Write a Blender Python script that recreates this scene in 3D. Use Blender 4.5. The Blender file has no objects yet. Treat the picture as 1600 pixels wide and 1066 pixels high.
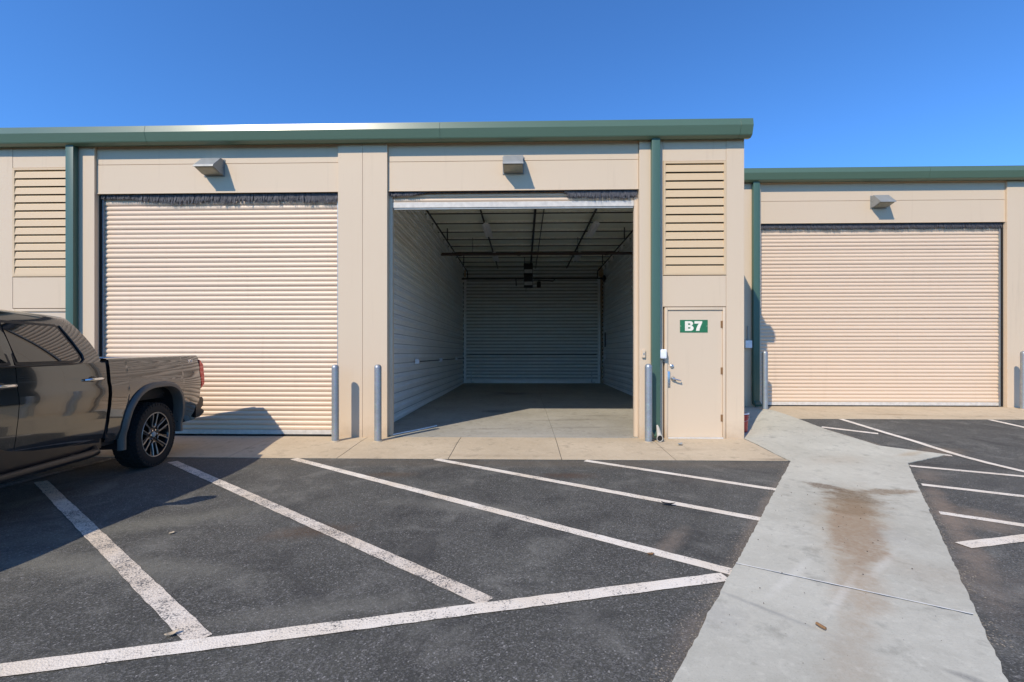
import bpy, bmesh, math, random
from mathutils import Vector, Matrix, noise as mnoise
random.seed(7)
R = math.radians
sc = bpy.context.scene
col = sc.collection

# ------------------------------------------------------------------ camera, sky, sun, exposure
cd = bpy.data.cameras.new("camera")
cam = bpy.data.objects.new("camera", cd); col.objects.link(cam)
cam.location = (0, 0, 1.41)
cam.rotation_euler = (R(90), 0, R(1.44))
cd.sensor_width = 36.0
cd.lens = 36.0 * 716 / 1600
cd.shift_y = 20 / 1600
cd.clip_start = 0.05
cd.clip_end = 2000
sc.camera = cam

SUN = Vector((-0.65, -1.0, 1.05)).normalized()          # towards the sun
elev = math.asin(SUN.z); azim = math.atan2(SUN.x, SUN.y)
wd = bpy.data.worlds.new("World"); sc.world = wd; wd.use_nodes = True
wn = wd.node_tree
bg = wn.nodes["Background"]
sky = wn.nodes.new("ShaderNodeTexSky"); sky.sky_type = 'NISHITA'
sky.sun_disc = False
sky.sun_elevation = elev; sky.sun_rotation = azim % (2 * math.pi)
sky.altitude = 1800; sky.air_density = 1.0; sky.dust_density = 0.2; sky.ozone_density = 2.2
tint = wn.nodes.new("ShaderNodeMix"); tint.data_type = 'RGBA'; tint.blend_type = 'MULTIPLY'; tint.inputs[0].default_value = 1.0
tint.inputs[7].default_value = (.55, 1.045, 1.56, 1)         # the deep clear blue of the photograph, over the whole sky alike
wn.links.new(sky.outputs[0], tint.inputs[6]); wn.links.new(tint.outputs[2], bg.inputs[0]); bg.inputs[1].default_value = 0.15

sl = bpy.data.lights.new("sun", 'SUN'); sl.energy = 4.3; sl.angle = R(0.5); sl.color = (1.0, 0.89, 0.755)
so = bpy.data.objects.new("sun", sl); col.objects.link(so)
so.rotation_euler = (-SUN).to_track_quat('-Z', 'Y').to_euler()
so.location = SUN * 40

sc.view_settings.view_transform = 'Standard'; sc.view_settings.look = 'None'
sc.view_settings.exposure = 0.10; sc.view_settings.gamma = 1.0
sc.view_settings.use_curve_mapping = False
sc.render.engine = 'CYCLES'
sc.cycles.max_bounces = 24; sc.cycles.diffuse_bounces = 20; sc.cycles.glossy_bounces = 6
sc.cycles.use_denoising = True
sc.cycles.sample_clamp_indirect = 6.0
sc.cycles.caustics_reflective = False; sc.cycles.caustics_refractive = False

# ------------------------------------------------------------------ material helpers
class NT:
    """small node-graph writer"""
    def __init__(self, name):
        self.m = bpy.data.materials.new(name); self.m.use_nodes = True
        self.t = self.m.node_tree; self.b = self.t.nodes["Principled BSDF"]
        self._pos = None
    def n(self, typ, **kw):
        o = self.t.nodes.new(typ)
        for k, v in kw.items(): setattr(o, k, v)
        return o
    def link(self, a, b): self.t.links.new(a, b)
    def put(self, sock, v):
        if hasattr(v, 'is_output'): self.link(v, sock)
        else: sock.default_value = v
    def world(self):
        if self._pos is None: self._pos = self.n("ShaderNodeNewGeometry").outputs["Position"]
        return self._pos
    def obj(self):
        return self.n("ShaderNodeTexCoord").outputs["Object"]
    def vmul(self, v, k):
        o = self.n("ShaderNodeVectorMath", operation='MULTIPLY'); self.link(v, o.inputs[0]); o.inputs[1].default_value = k
        return o.outputs[0]
    def noise(self, v, scale, detail=3, rough=.55, dist=0):
        o = self.n("ShaderNodeTexNoise"); self.link(v, o.inputs["Vector"])
        o.inputs["Scale"].default_value = scale; o.inputs["Detail"].default_value = detail
        o.inputs["Roughness"].default_value = rough; o.inputs["Distortion"].default_value = dist
        return o.outputs[0]
    def voro(self, v, scale, out="Distance", feature='F1'):
        o = self.n("ShaderNodeTexVoronoi", feature=feature); self.link(v, o.inputs["Vector"]); o.inputs["Scale"].default_value = scale
        return o.outputs[out]
    def math(self, op, a, b=0.0, c=None):
        o = self.n("ShaderNodeMath", operation=op); self.put(o.inputs[0], a); self.put(o.inputs[1], b)
        if c is not None: self.put(o.inputs[2], c)
        return o.outputs[0]
    def rng(self, v, a, b, c=0.0, d=1.0, smooth=False):
        o = self.n("ShaderNodeMapRange"); o.interpolation_type = 'SMOOTHSTEP' if smooth else 'LINEAR'
        self.put(o.inputs[0], v)
        for i, k in enumerate((a, b, c, d)): o.inputs[i + 1].default_value = k
        return o.outputs[0]
    def mix(self, f, a, b, mode='MIX'):
        o = self.n("ShaderNodeMix", data_type='RGBA', blend_type=mode)
        self.put(o.inputs[0], f)
        for s, v in ((o.inputs[6], a), (o.inputs[7], b)):
            if isinstance(v, tuple): v = (*v, 1.0)[:4]
            self.put(s, v)
        return o.outputs[2]
    def bump(self, h, strength, dist=.01):
        o = self.n("ShaderNodeBump"); o.inputs["Strength"].default_value = strength; o.inputs["Distance"].default_value = dist
        self.link(h, o.inputs["Height"]); self.link(o.outputs[0], self.b.inputs["Normal"])
    def blob(self, cx, cy, rx, ry, rot=0., soft=.7, warp=.5, nscale=3.):
        """soft noisy stain of its own shape lying at a place on the ground"""
        p = self.world()
        s = self.n("ShaderNodeVectorMath", operation='SUBTRACT'); self.link(p, s.inputs[0]); s.inputs[1].default_value = (cx, cy, 0)
        r = self.n("ShaderNodeVectorRotate", rotation_type='Z_AXIS'); self.link(s.outputs[0], r.inputs["Vector"]); r.inputs["Angle"].default_value = -rot
        q = self.vmul(r.outputs[0], (1 / rx, 1 / ry, 0))
        l = self.n("ShaderNodeVectorMath", operation='LENGTH'); self.link(q, l.inputs[0])
        nz = self.noise(p, nscale, 5, .65)
        d = self.math('ADD', l.outputs["Value"], self.math('MULTIPLY', self.math('SUBTRACT', nz, .5), warp * 2))
        gr = self.rng(self.noise(p, nscale*5+8, 6, .75), .34, .60, .45, 1.0)
        return self.math('MULTIPLY', self.rng(d, 1.0, 1.0 - soft, 0, 1, True), gr)
    def fin(self, colr=None, rough=.6, metal=0., spec=None, coat=None):
        if colr is not None:
            if isinstance(colr, tuple): colr = (*colr, 1.0)[:4]
            self.put(self.b.inputs["Base Color"], colr)
        self.put(self.b.inputs["Roughness"], rough); self.put(self.b.inputs["Metallic"], metal)
        if spec is not None: self.b.inputs["Specular IOR Level"].default_value = spec
        if coat is not None:
            self.b.inputs["Coat Weight"].default_value = coat[0]; self.b.inputs["Coat Roughness"].default_value = coat[1]
        return self.m

def painted(name, c, rough=.5, var=.06, grime=.10, bump=.0, spec=.4, spread=.06, splash=False):
    """painted sheet metal / plaster: faint tone drift, rain streaks, small scuffs"""
    k = NT(name); p = k.world()
    big = k.noise(p, .9, 3); streak = k.noise(k.vmul(p, (9, 9, .5)), 1.0, 4, .6); fine = k.noise(p, 26, 4, .7)
    f = k.math('ADD', k.math('MULTIPLY', k.math('SUBTRACT', big, .5), var * 2), k.math('MULTIPLY', k.math('SUBTRACT', fine, .5), var))
    base = k.mix(k.rng(f, -.1, .1), tuple(x * (1 - var) for x in c), tuple(min(1, x * (1 + var)) for x in c))
    dirt = k.rng(streak, .56, .8, 0, grime, True)
    cc = k.mix(dirt, base, tuple(x * .55 * y for x, y in zip(c, (1, .95, .88))))
    if splash:                                       # rain-splashed soil along the foot of the wall
        sx = k.n("ShaderNodeSeparateXYZ"); k.link(p, sx.inputs[0])
        zz = k.math('ADD', sx.outputs[2], k.math('MULTIPLY', k.math('SUBTRACT', k.noise(p, 5, 5, .7), .5), .5))
        cc = k.mix(k.rng(zz, -.05, .34, .50, 0, True), cc, (.40, .29, .18))
    if bump: k.bump(k.noise(p, 140, 3), bump, .002)
    return k.fin(cc, k.rng(fine if spread > .03 else big, .3, .7, rough - spread, rough + spread), 0, spec)

def plain(name, c, rough=.5, metal=0., spec=.5, var=.12, scale=14):
    k = NT(name); p = k.obj(); nz = k.noise(p, scale, 4, .6)
    cc = k.mix(k.rng(nz, .3, .7), tuple(x * (1 - var) for x in c), tuple(min(1, x * (1 + var)) for x in c))
    return k.fin(cc, k.rng(nz, .3, .7, max(.02, rough - .06), rough + .06), metal, spec)

M = {}
M['wall'] = painted('tan wall paint', (.635, .50, .345), .62, .045, .20, .15, .4, .06, True)
M['wall_seam'] = painted('seam sealant', (.30, .25, .19), .7)
M['slat'] = painted('door slat enamel', (.70, .535, .375), .42, .05, .14)
M['louver'] = painted('louver enamel', (.62, .455, .265), .45, .03, .08)
M['steel_door'] = painted('steel door enamel', (.625, .495, .345), .45, .03, .10)
M['green'] = painted('green gutter enamel', (.090, .148, .095), .30, .03, .06, 0, .6, .02)
M['green2'] = painted('green downspout enamel', (.058, .118, .085), .40, .03, .10, 0, .5, .02)
M['dark_gap'] = plain('dark rubber', (.022, .020, .018), .9, 0, .15)
M['brush'] = plain('brush bristle', (.075, .075, .082), .7)
M['alu'] = plain('whitened aluminium bar', (.60, .555, .48), .45, 0)
M['liner_dark'] = plain('dark seam of the lining', (.42, .42, .41), .6)
M['galv'] = NT('galvanised steel')
k = M['galv']; v = k.voro(k.obj(), 60, "Color"); nz = k.noise(k.obj(), 7, 5, .7)
M['galv'] = k.fin(k.mix(k.rng(nz, .3, .7), k.mix(.25, (.40, .42, .42), v, 'SOFT_LIGHT'), (.28, .30, .31)), k.rng(nz, .3, .7, .38, .55), .55)
M['zinc'] = plain('zinc fitting', (.55, .56, .57), .3, .9)
M['liner'] = NT('liner panel enamel'); k = M['liner']; p = k.world()
M['liner'] = k.fin(k.mix(k.rng(k.noise(p, 1.3, 5, .65), .3, .7), (.74, .75, .73), (.83, .84, .815)), k.rng(k.noise(p, 9, 4), .3, .7, .35, .55), 0, .5)
M['curtain'] = plain('pale curtain enamel', (.78, .80, .79), .42, 0, .5, .05, 3)
M['insul'] = painted('ceiling insulation facing', (.85, .87, .74), .6, .03, .05, .3)
M['purlin'] = plain('purlin primer', (.78, .77, .70), .5, 0)
M['pipe_black'] = plain('black iron pipe', (.022, .022, .024), .5)
M['pipe_red'] = plain('rust red sprinkler pipe', (.065, .042, .036), .55)
M['white_pl'] = plain('white plastic', (.78, .79, .80), .4)
M['grey_pl'] = plain('grey plastic', (.32, .34, .33), .5)
M['fixture'] = plain('lamp housing paint', (.27, .275, .255), .5, .1, .4, .08, 10)
M['lens'] = plain('lamp lens', (.30, .29, .22), .15, 0, .6)
M['sign_green'] = plain('sign green vinyl', (.022, .150, .058), .4)
M['cream'] = plain('cream vinyl', (.78, .72, .58), .45)
M['boot'] = plain('weathered plastic', (.42, .39, .32), .6)
M['red_pl'] = plain('red bucket plastic', (.45, .035, .03), .4)
M['leaf'] = plain('dry leaf', (.22, .12, .05), .8)
M['black'] = plain('matt black', (.012, .012, .013), .7)

AX = math.atan2(4.2, 2.95)     # the walkway's heading
# asphalt: dark binder, pale and dark aggregate, dust drifts, oil and rust marks
k = NT('asphalt'); p = k.world()
ag = k.voro(p, 125, "Color"); sep = k.n("ShaderNodeSeparateColor"); k.link(ag, sep.inputs[0])
agd = k.voro(p, 125); mid = k.noise(p, 38, 4, .7); big = k.noise(p, .55, 5, .62); wide = k.noise(p, 2.3, 5, .65, .6)
c0 = k.mix(k.rng(big, .3, .7), (.050, .0485, .039), (.098, .095, .077))
c1 = k.mix(k.rng(sep.outputs[0], .50, 1.0, 0, .75), c0, (.175, .168, .152))
c1 = k.mix(k.rng(sep.outputs[1], .95, .99, 0, .6), c1, (.36, .34, .31))
c1 = k.mix(k.rng(sep.outputs[2], .66, .95, 0, .7), c1, (.034, .033, .032))
dust = k.math('MULTIPLY', k.rng(wide, .48, .72, 0, .60, True), k.rng(mid, .35, .65, .35, 1))
c2 = k.mix(dust, c1, (.225, .215, .18))
c2 = k.mix(k.rng(k.noise(p, .9, 6, .7, 1.2), .50, .68, 0, .55, True), c2, (.030, .029, .026))
edge = k.blob(.2, 6.15, 6.5, .34, 0, .9, .35, 2.2)
c2 = k.mix(k.math('MULTIPLY', edge, .45), c2, (.17, .135, .09))
for (x, y, rx, ry, rot, a, cc) in [(-1.75, 3.75, .55, .22, .3, .8, (.085, .055, .033)), (-1.6, 5.55, .5, .2, .1, .8, (.09, .06, .035)),
                                   (.55, 5.55, .5, .2, 0, .8, (.085, .05, .03)), (-2.9, 3.1, 1.5, .25, -.1, .65, (.2, .19, .15)), (-3.2, 3.9, 1.2, .3, .5, .6, (.21, .2, .155)), (-1.2, 2.6, 1.1, .16, .25, .45, (.19, .18, .145)), (.4, 3.9, .9, .2, .6, .5, (.03, .029, .026)),
                                   (-.6, 4.4, 1.1, .22, -.2, .6, (.2, .19, .155)), (4.05, 4.15, .55, .35, .9, .75, (.24, .185, .13)),
                                   (3.2, 2.7, .9, .3, .95, .5, (.24, .20, .15)), (4.85, 5.6, .6, .22, .9, .55, (.22, .175, .13)),
                                   (1.15, 3.6, .5, .12, .95, .6, (.25, .20, .15)), (2.1, 5.3, 1.0, .25, -.5, .3, (.16, .14, .11)),
                                   (2.15, 4.20, 2.4, .10, AX, .55, (.24, .19, .14)), (3.85, 4.25, 2.0, .14, AX, .75, (.25, .19, .135)), (3.0, 3.1, .8, .25, AX, .5, (.22, .175, .13)), (6.1, 6.9, .6, .3, .3, .6, (.22, .16, .10)), (.9, 2.4, .5, .15, .95, .4, (.22, .18, .14))]:
    c2 = k.mix(k.math('MULTIPLY', k.blob(x, y, rx, ry, rot, .9, .55, 4), a), c2, cc)
k.bump(k.math('ADD', agd, k.math('MULTIPLY', mid, .6)), .40, .005)
M['asphalt'] = k.fin(c2, k.rng(sep.outputs[0], 0, 1, .75, .95), 0, .35)

def stripe_mat(name, wear, tone=(.80, .73, .61)):
    k = NT(name); p = k.world()
    ag = k.voro(p, 125, "Color"); sep = k.n("ShaderNodeSeparateColor"); k.link(ag, sep.inputs[0])
    n1 = k.noise(p, 6, 5, .7); n2 = k.noise(p, 70, 3, .7)
    lost = k.math('ADD', k.math('MULTIPLY', n1, .55), k.math('ADD', k.math('MULTIPLY', sep.outputs[0], .22), k.math('MULTIPLY', n2, .38)))
    f = k.rng(lost, 1.0 - wear - .07, 1.0 - wear + .07)
    tint = k.mix(k.rng(k.noise(p, 1.7, 4), .35, .7), tone, tuple(x * y for x, y in zip(tone, (.86, .80, .72))))
    k.bump(k.voro(p, 105), .45, .005)
    return k.fin(k.mix(f, tint, (.12, .115, .108)), .75, 0, .3)
M['stripe'] = stripe_mat('road paint', .30)
M['stripe_worn'] = stripe_mat('worn road paint', .36, (.72, .64, .525))
M['stripe_faded'] = stripe_mat('faded road paint', .50, (.40, .37, .32))

def concrete(name, a, b, stains=(), finish=.3, dark=None, streaks=True):
    k = NT(name); p = k.world()
    big = k.noise(p, .8, 5, .62); mid = k.noise(p, 5, 5, .68); fine = k.noise(p, 85, 3, .7)
    brush = k.noise(k.vmul(p, (3.0, 60, 1)), 1.0, 3, .6)
    f = k.math('ADD', k.math('MULTIPLY', big, .5), k.math('ADD', k.math('MULTIPLY', mid, .32), k.math('MULTIPLY', fine, .18)))
    c = k.mix(k.rng(f, .36, .64), a, b)
    c = k.mix(k.rng(mid, .50, .72, 0, .60, True), c, tuple(x * .62 for x in a))
    c = k.mix(k.rng(k.noise(p, 17, 5, .7), .50, .75, 0, .30, True), c, tuple(min(1, x*1.25) for x in b))
    c = k.mix(k.rng(k.noise(k.vmul(p, (1.0, .22, 1)), 3.2, 5, .7, 1.5), .55, .75, 0, .25, True), c, tuple(x*.72 for x in a))
    if streaks: c = k.mix(k.rng(brush, .55, .8, 0, .10), c, tuple(x * .6 for x in a))
    sp = k.voro(p, 230, "Color"); s2 = k.n("ShaderNodeSeparateColor"); k.link(sp, s2.inputs[0])
    c = k.mix(k.rng(s2.outputs[0], .93, .99, 0, .22), c, tuple(x * .35 for x in a))
    for (x, y, rx, ry, rot, soft, warp, ns, amt, cc) in stains:
        c = k.mix(k.math('MULTIPLY', k.blob(x, y, rx, ry, rot, soft, warp, ns), amt), c, cc)
    k.bump(k.math('ADD', k.math('MULTIPLY', fine, .5), k.math('ADD', k.math('MULTIPLY', mid, .6), k.math('MULTIPLY', brush, .2))), finish, .004)
    return k.fin(c, k.rng(mid, .3, .7, .72, .9), 0, .35)
M['walk'] = concrete('walkway concrete', (.40, .38, .30), (.57, .545, .44), [
    (2.9, 4.15, 1.7, .36, AX, .9, .45, 2.6, .85, (.38, .30, .19)),
    (2.72, 3.85, 1.0, .25, AX, .5, .8, 4, .85, (.30, .205, .12)),
    (3.38, 4.80, .40, .34, .2, .6, 1.0, 4, .92, (.17, .115, .06)), (3.15, 4.45, .36, .30, AX, .6, .9, 5, .85, (.24, .165, .09)),
    (3.30, 5.15, .15, .22, .45, .6, .9, 6, .9, (.15, .10, .055)),
    (3.85, 4.95, .42, .13, .15, .6, .9, 6, .85, (.20, .135, .07)),
    (2.1, 2.95, .8, .22, AX, .9, .6, 5, .65, (.36, .26, .16)),
    (1.55, 2.2, .6, .18, AX, .9, .6, 5, .35, (.34, .25, .16)),
    (2.75, 3.1, .35, .5, AX, .9, .6, 4, .28, (.33, .26, .18)),
    (4.3, 6.4, .7, .3, .3, .9, .5, 3, .3, (.42, .33, .22)),
    (1.30, 2.75, .5, .035, 2.3, .9, .9, 16, .35, (.24, .235, .21)), (1.42, 2.62, .45, .02, 2.3, .9, .9, 18, .35, (.24, .235, .21)),
    (1.75, 3.05, .6, .05, .75, .9, .8, 9, .45, (.66, .63, .53)), (1.95, 2.85, .6, .04, .78, .9, .8, 9, .45, (.66, .63, .53)), (2.5, 3.25, .5, .05, .7, .9, .8, 9, .4, (.66, .63, .53)),
    (2.0, 2.12, .12, .04, 2.4, .9, .25, 14, .6, (.10, .10, .10)),
    (1.05, 2.6, .3, .25, 1, .9, .5, 5, .25, (.26, .25, .235)), (2.95, 3.75, .35, .2, 1, .9, .5, 5, .22, (.27, .26, .24)),
    (5.6, 6.75, .5, .10, .4, .9, .4, 5, .55, (.40, .30, .18))], .35)
M['apron'] = concrete('apron concrete', (.45, .36, .235), (.60, .49, .335), [
    (3.5, 6.42, .5, .10, 0, .9, .5, 6, .55, (.12, .09, .06)), (2.3, 6.9, .9, .12, .1, .9, .5, 5, .3, (.30, .23, .15)),
    (-.5, 6.55, 1.5, .12, 0, .9, .5, 4, .35, (.30, .23, .15)), (7.5, 9.4, 1.0, .10, -.1, .9, .6, 6, .5, (.20, .13, .07)),
    (9.0, 9.25, 1.4, .14, 0, .9, .6, 4, .3, (.30, .22, .14))], .3)
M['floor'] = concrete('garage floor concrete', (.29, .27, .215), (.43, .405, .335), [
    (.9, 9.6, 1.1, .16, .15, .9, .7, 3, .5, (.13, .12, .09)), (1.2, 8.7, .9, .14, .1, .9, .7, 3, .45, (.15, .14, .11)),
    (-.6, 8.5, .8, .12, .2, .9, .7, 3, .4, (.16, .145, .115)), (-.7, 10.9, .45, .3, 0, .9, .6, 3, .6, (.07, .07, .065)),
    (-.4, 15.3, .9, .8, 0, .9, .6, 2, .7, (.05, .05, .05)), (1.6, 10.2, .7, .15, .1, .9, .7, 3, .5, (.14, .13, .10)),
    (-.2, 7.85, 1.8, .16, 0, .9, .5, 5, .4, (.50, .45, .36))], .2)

# truck
k = NT('dark grey car paint'); p = k.obj(); fl = k.voro(p, 900, "Color"); s3 = k.n("ShaderNodeSeparateColor"); k.link(fl, s3.inputs[0])
M['paint'] = k.fin(k.mix(k.rng(s3.outputs[0], .2, 1), (.098, .104, .107), (.118, .124, .127)), .10, .88, .5, (1.0, .008))
k = NT('tinted glass'); M['glass'] = k.fin((.010, .011, .011), .015, 0, .8, (1.0, .01))
M['flare'] = plain('textured grey plastic', (.100, .092, .080), .45, 0, .5, .1, 60)
M['trim'] = plain('black trim', (.010, .010, .011), .35)
M['chrome'] = plain('bright chrome', (.80, .81, .82), .1, 1.0, .5, .03)
M['tyre'] = plain('tyre rubber', (.016, .016, .016), .8, 0, .3, .25, 30)
M['rim_black'] = plain('gloss black alloy', (.010, .010, .011), .18)
M['rim_face'] = plain('machined alloy', (.36, .35, .33), .35, .8)
M['taillight'] = NT('tail lamp'); M['taillight'] = M['taillight'].fin((.72, .022, .018), .15, 0, .4, (.3, .03))
M['headlight'] = plain('lamp glass', (.5, .52, .55), .08, .3)

# ------------------------------------------------------------------ mesh helpers
def obj(name, me, mat=None, parent=None, loc=None):
    o = bpy.data.objects.new(name, me); col.objects.link(o)
    if mat is not None and len(me.materials) == 0: me.materials.append(M[mat] if isinstance(mat, str) else mat)
    if loc is not None: o.location = loc
    if parent is not None:
        o.parent = parent
        if parent.type == 'EMPTY' and parent.get('_w'): o.matrix_parent_inverse = Matrix.Translation(-parent.location)
    return o
def mesh(name, vs, fs, smooth=None):
    me = bpy.data.meshes.new(name); me.from_pydata([tuple(v) for v in vs], [], fs); me.update()
    bm = bmesh.new(); bm.from_mesh(me); bmesh.ops.recalc_face_normals(bm, faces=bm.faces); bm.to_mesh(me); bm.free()
    if smooth is not None: shade(me, smooth)
    return me
def shade(me, ang=35):
    for pl in me.polygons: pl.use_smooth = True
    me.set_sharp_from_angle(angle=R(ang))
def frombm(name, bm, smooth=None):
    me = bpy.data.meshes.new(name); bm.to_mesh(me); bm.free()
    if smooth is not None: shade(me, smooth)
    return me
def bm_box(bm, x0, x1, y0, y1, z0, z1, bev=0):
    r = bmesh.ops.create_cube(bm, size=1.0, matrix=Matrix.Translation(((x0+x1)/2, (y0+y1)/2, (z0+z1)/2)) @ Matrix.Diagonal((abs(x1-x0), abs(y1-y0), abs(z1-z0), 1)))
    if bev:
        es = list({e for v in r['verts'] for e in v.link_edges})
        bmesh.ops.bevel(bm, geom=es, offset=bev, segments=2, affect='EDGES', profile=.6)
def box(name, x0, x1, y0, y1, z0, z1, mat, parent=None, bev=0):
    bm = bmesh.new(); bm_box(bm, x0, x1, y0, y1, z0, z1, bev)
    return obj(name, frombm(name, bm, 40 if bev > .008 else None), mat, parent)
def bm_tube(bm, pts, r, seg=10, cap=True):
    pts = [Vector(p) for p in pts]; rings = []
    up0 = Vector((0, 0, 1))
    for i, p in enumerate(pts):
        d = (pts[min(i+1, len(pts)-1)] - pts[max(i-1, 0)]).normalized()
        a = d.cross(up0)
        if a.length < 1e-3: a = d.cross(Vector((0, 1, 0)))
        a.normalize(); b = d.cross(a).normalized()
        rr = r[i] if isinstance(r, (list, tuple)) else r
        rings.append([bm.verts.new(p + rr * (math.cos(2*math.pi*j/seg) * a + math.sin(2*math.pi*j/seg) * b)) for j in range(seg)])
    for A, B in zip(rings, rings[1:]):
        for j in range(seg): bm.faces.new((A[j], A[(j+1) % seg], B[(j+1) % seg], B[j]))
    if cap:
        bm.faces.new(rings[0][::-1]); bm.faces.new(rings[-1])
def tube(name, pts, r, mat, parent=None, seg=10):
    bm = bmesh.new(); bm_tube(bm, pts, r, seg); bmesh.ops.recalc_face_normals(bm, faces=bm.faces)
    return obj(name, frombm(name, bm, 50), mat, parent)
def prism_x(name, prof, x0, x1, mat, parent=None, smooth=None):
    """profile [(y, z)...] closed, extruded along X"""
    n = len(prof); vs = [(x0, y, z) for y, z in prof] + [(x1, y, z) for y, z in prof]
    fs = [(i, (i+1) % n, n + (i+1) % n, n + i) for i in range(n)] + [tuple(range(n))[::-1], tuple(range(n, 2*n))]
    return obj(name, mesh(name, vs, fs, smooth), mat, parent)
def lathe(name, prof, mat, parent=None, seg=24, loc=None, axis='z', smooth=40):
    vs = []; fs = []; n = len(prof)
    for i in range(seg):
        a = 2*math.pi*i/seg
        for r, h in prof:
            x, y = r*math.cos(a), r*math.sin(a)
            vs.append((x, y, h) if axis == 'z' else (x, h, y))
    for i in range(seg):
        for j in range(n-1):
            a, b = i*n+j, ((i+1) % seg)*n+j
            fs.append((a, b, b+1, a+1))
    me = mesh(name, vs, fs, smooth)
    bm = bmesh.new(); bm.from_mesh(me); bmesh.ops.remove_doubles(bm, verts=bm.verts, dist=1e-5); bmesh.ops.recalc_face_normals(bm, faces=bm.faces); bm.to_mesh(me); bm.free()
    shade(me, smooth)
    return obj(name, me, mat, parent, loc)
def thing(name, label, cat, loc=(0, 0, 0), group=None, world=True):
    o = bpy.data.objects.new(name, None); col.objects.link(o); o.location = loc; o.empty_display_size = .2
    o['label'] = label; o['category'] = cat
    if group: o['group'] = group
    if world: o['_w'] = 1
    return o
def tag(o, label, cat, group=None):
    o['label'] = label; o['category'] = cat
    if group: o['group'] = group
    return o
def struct(o, kind='structure'):
    o['kind'] = kind; return o

# ------------------------------------------------------------------ the ground
def S(t): t = max(0., min(1., t)); return t*t*(3-2*t)
def gz(x, y): return -.06 + .06*S((y-6.2)/1.4) + .21*S((x-3.5)/1.2)*S((y-6.6)/3.6)

def sheet(name, xs, ys, dz, mat, parent=None):
    vs = [(x, y, gz(x, y)+dz) for y in ys for x in xs]; n = len(xs)
    fs = [(j*n+i, j*n+i+1, (j+1)*n+i+1, (j+1)*n+i) for j in range(len(ys)-1) for i in range(n-1)]
    return obj(name, mesh(name, vs, fs, 60), mat, parent)
def fr(a, b, n): return [a + (b-a)*i/n for i in range(n+1)]
asph = struct(sheet('asphalt_ground', [-600, -120, -40, -15, 0, 3] + fr(3.5, 4.7, 12) + [6, 8, 12, 20, 60, 600],
                    [-600, -120, -30, -8, 0, 4] + fr(6.1, 10.3, 42) + [12, 40, 120, 600], 0, 'asphalt'))

def clip_poly(poly, axis_pt, axis_dir, keep):
    """half-plane clip of a 2-D polygon; keep=+1/-1 side of the line"""
    n = Vector((-axis_dir[1], axis_dir[0])); out = []
    d = [keep*((Vector(p) - Vector(axis_pt)).dot(n)) for p in poly]
    for i in range(len(poly)):
        j = (i+1) % len(poly); a, b = Vector(poly[i]), Vector(poly[j])
        if d[i] >= 0: out.append(tuple(a))
        if (d[i] >= 0) != (d[j] >= 0): out.append(tuple(a + (b-a)*d[i]/(d[i]-d[j])))
    return out
def slab(name, poly, dz, mat, parent, th=.12, zf=gz, ragged=0., step=.18):
    """concrete slab with a rounded arris that follows the ground; grid filled so that it bends with the ramp"""
    P = []
    for i in range(len(poly)):
        a, b = Vector(poly[i]), Vector(poly[(i+1) % len(poly)]); m = max(1, int((b-a).length/step))
        nr = Vector((-(b-a).y, (b-a).x)).normalized()
        for q in range(m):
            pt = a + (b-a)*q/m
            if q and ragged: pt += nr*ragged*(.5*mnoise.noise((pt.x*5, pt.y*5, 3.)) + .8*mnoise.noise((pt.x*17, pt.y*17, 5.)))
            P.append(pt)
    cen = sum(P, Vector((0, 0)))/len(P)
    bm = bmesh.new()
    top = [bm.verts.new((p.x, p.y, 0)) for p in P]
    f = bm.faces.new(top)
    bmesh.ops.inset_region(bm, faces=[f], thickness=.006, use_even_offset=True)
    # cut the top into bands so that it can follow the ramp
    xs = [p.x for p in P]; ys = [p.y for p in P]
    y = math.floor(min(ys)/.3)*.3
    while y < max(ys):
        if y > 6.0: bmesh.ops.bisect_plane(bm, geom=bm.verts[:]+bm.edges[:]+bm.faces[:], plane_co=(0, y, 0), plane_no=(0, 1, 0))
        y += .3
    if max(ys) > 6.6 and max(xs) > 3.5:
        for i in range(7): bmesh.ops.bisect_plane(bm, geom=bm.verts[:]+bm.edges[:]+bm.faces[:], plane_co=(3.5+.2*i, 0, 0), plane_no=(1, 0, 0))
    rim = {v for e in bm.edges if e.is_boundary for v in e.verts}
    for v in bm.verts: v.co.z = zf(v.co.x, v.co.y) + dz - (.005 if v in rim else 0)
    r = bmesh.ops.extrude_edge_only(bm, edges=[e for e in bm.edges if e.is_boundary])
    for v in [x for x in r['geom'] if isinstance(x, bmesh.types.BMVert)]: v.co.z -= th
    bmesh.ops.recalc_face_normals(bm, faces=bm.faces)
    return obj(name, frombm(name, bm, 50), mat, parent)

# apron along the main front: a row of slabs
apron = thing('apron', '', '', (0, 7, 0)); del apron['label']; del apron['category']; struct(apron)
xj = [-14.2, -11.9, -10.35, -8.8, -7.25, -5.7, -4.2, -2.62, -1.05, .53, 2.1, 3.63]
for a, b in zip(xj, xj[1:]):
    slab('slab', [(a+.005, 6.37), (b-.005, 6.37), (b-.005, 7.70), (a+.005, 7.70)], .010, 'apron', apron, ragged=0)
# wing apron
wap = thing('wing_apron', '', '', (8, 9.8, .2)); del wap['label']; del wap['category']; struct(wap)
xj = [5.29, 7.4, 9.5, 11.6, 14.0, 16.5]
for a, b in zip(xj, xj[1:]):
    slab('slab', [(a+.005, 8.985), (b-.005, 8.985), (b-.005, 10.60), (a+.005, 10.60)], .010, 'apron', wap)
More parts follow.
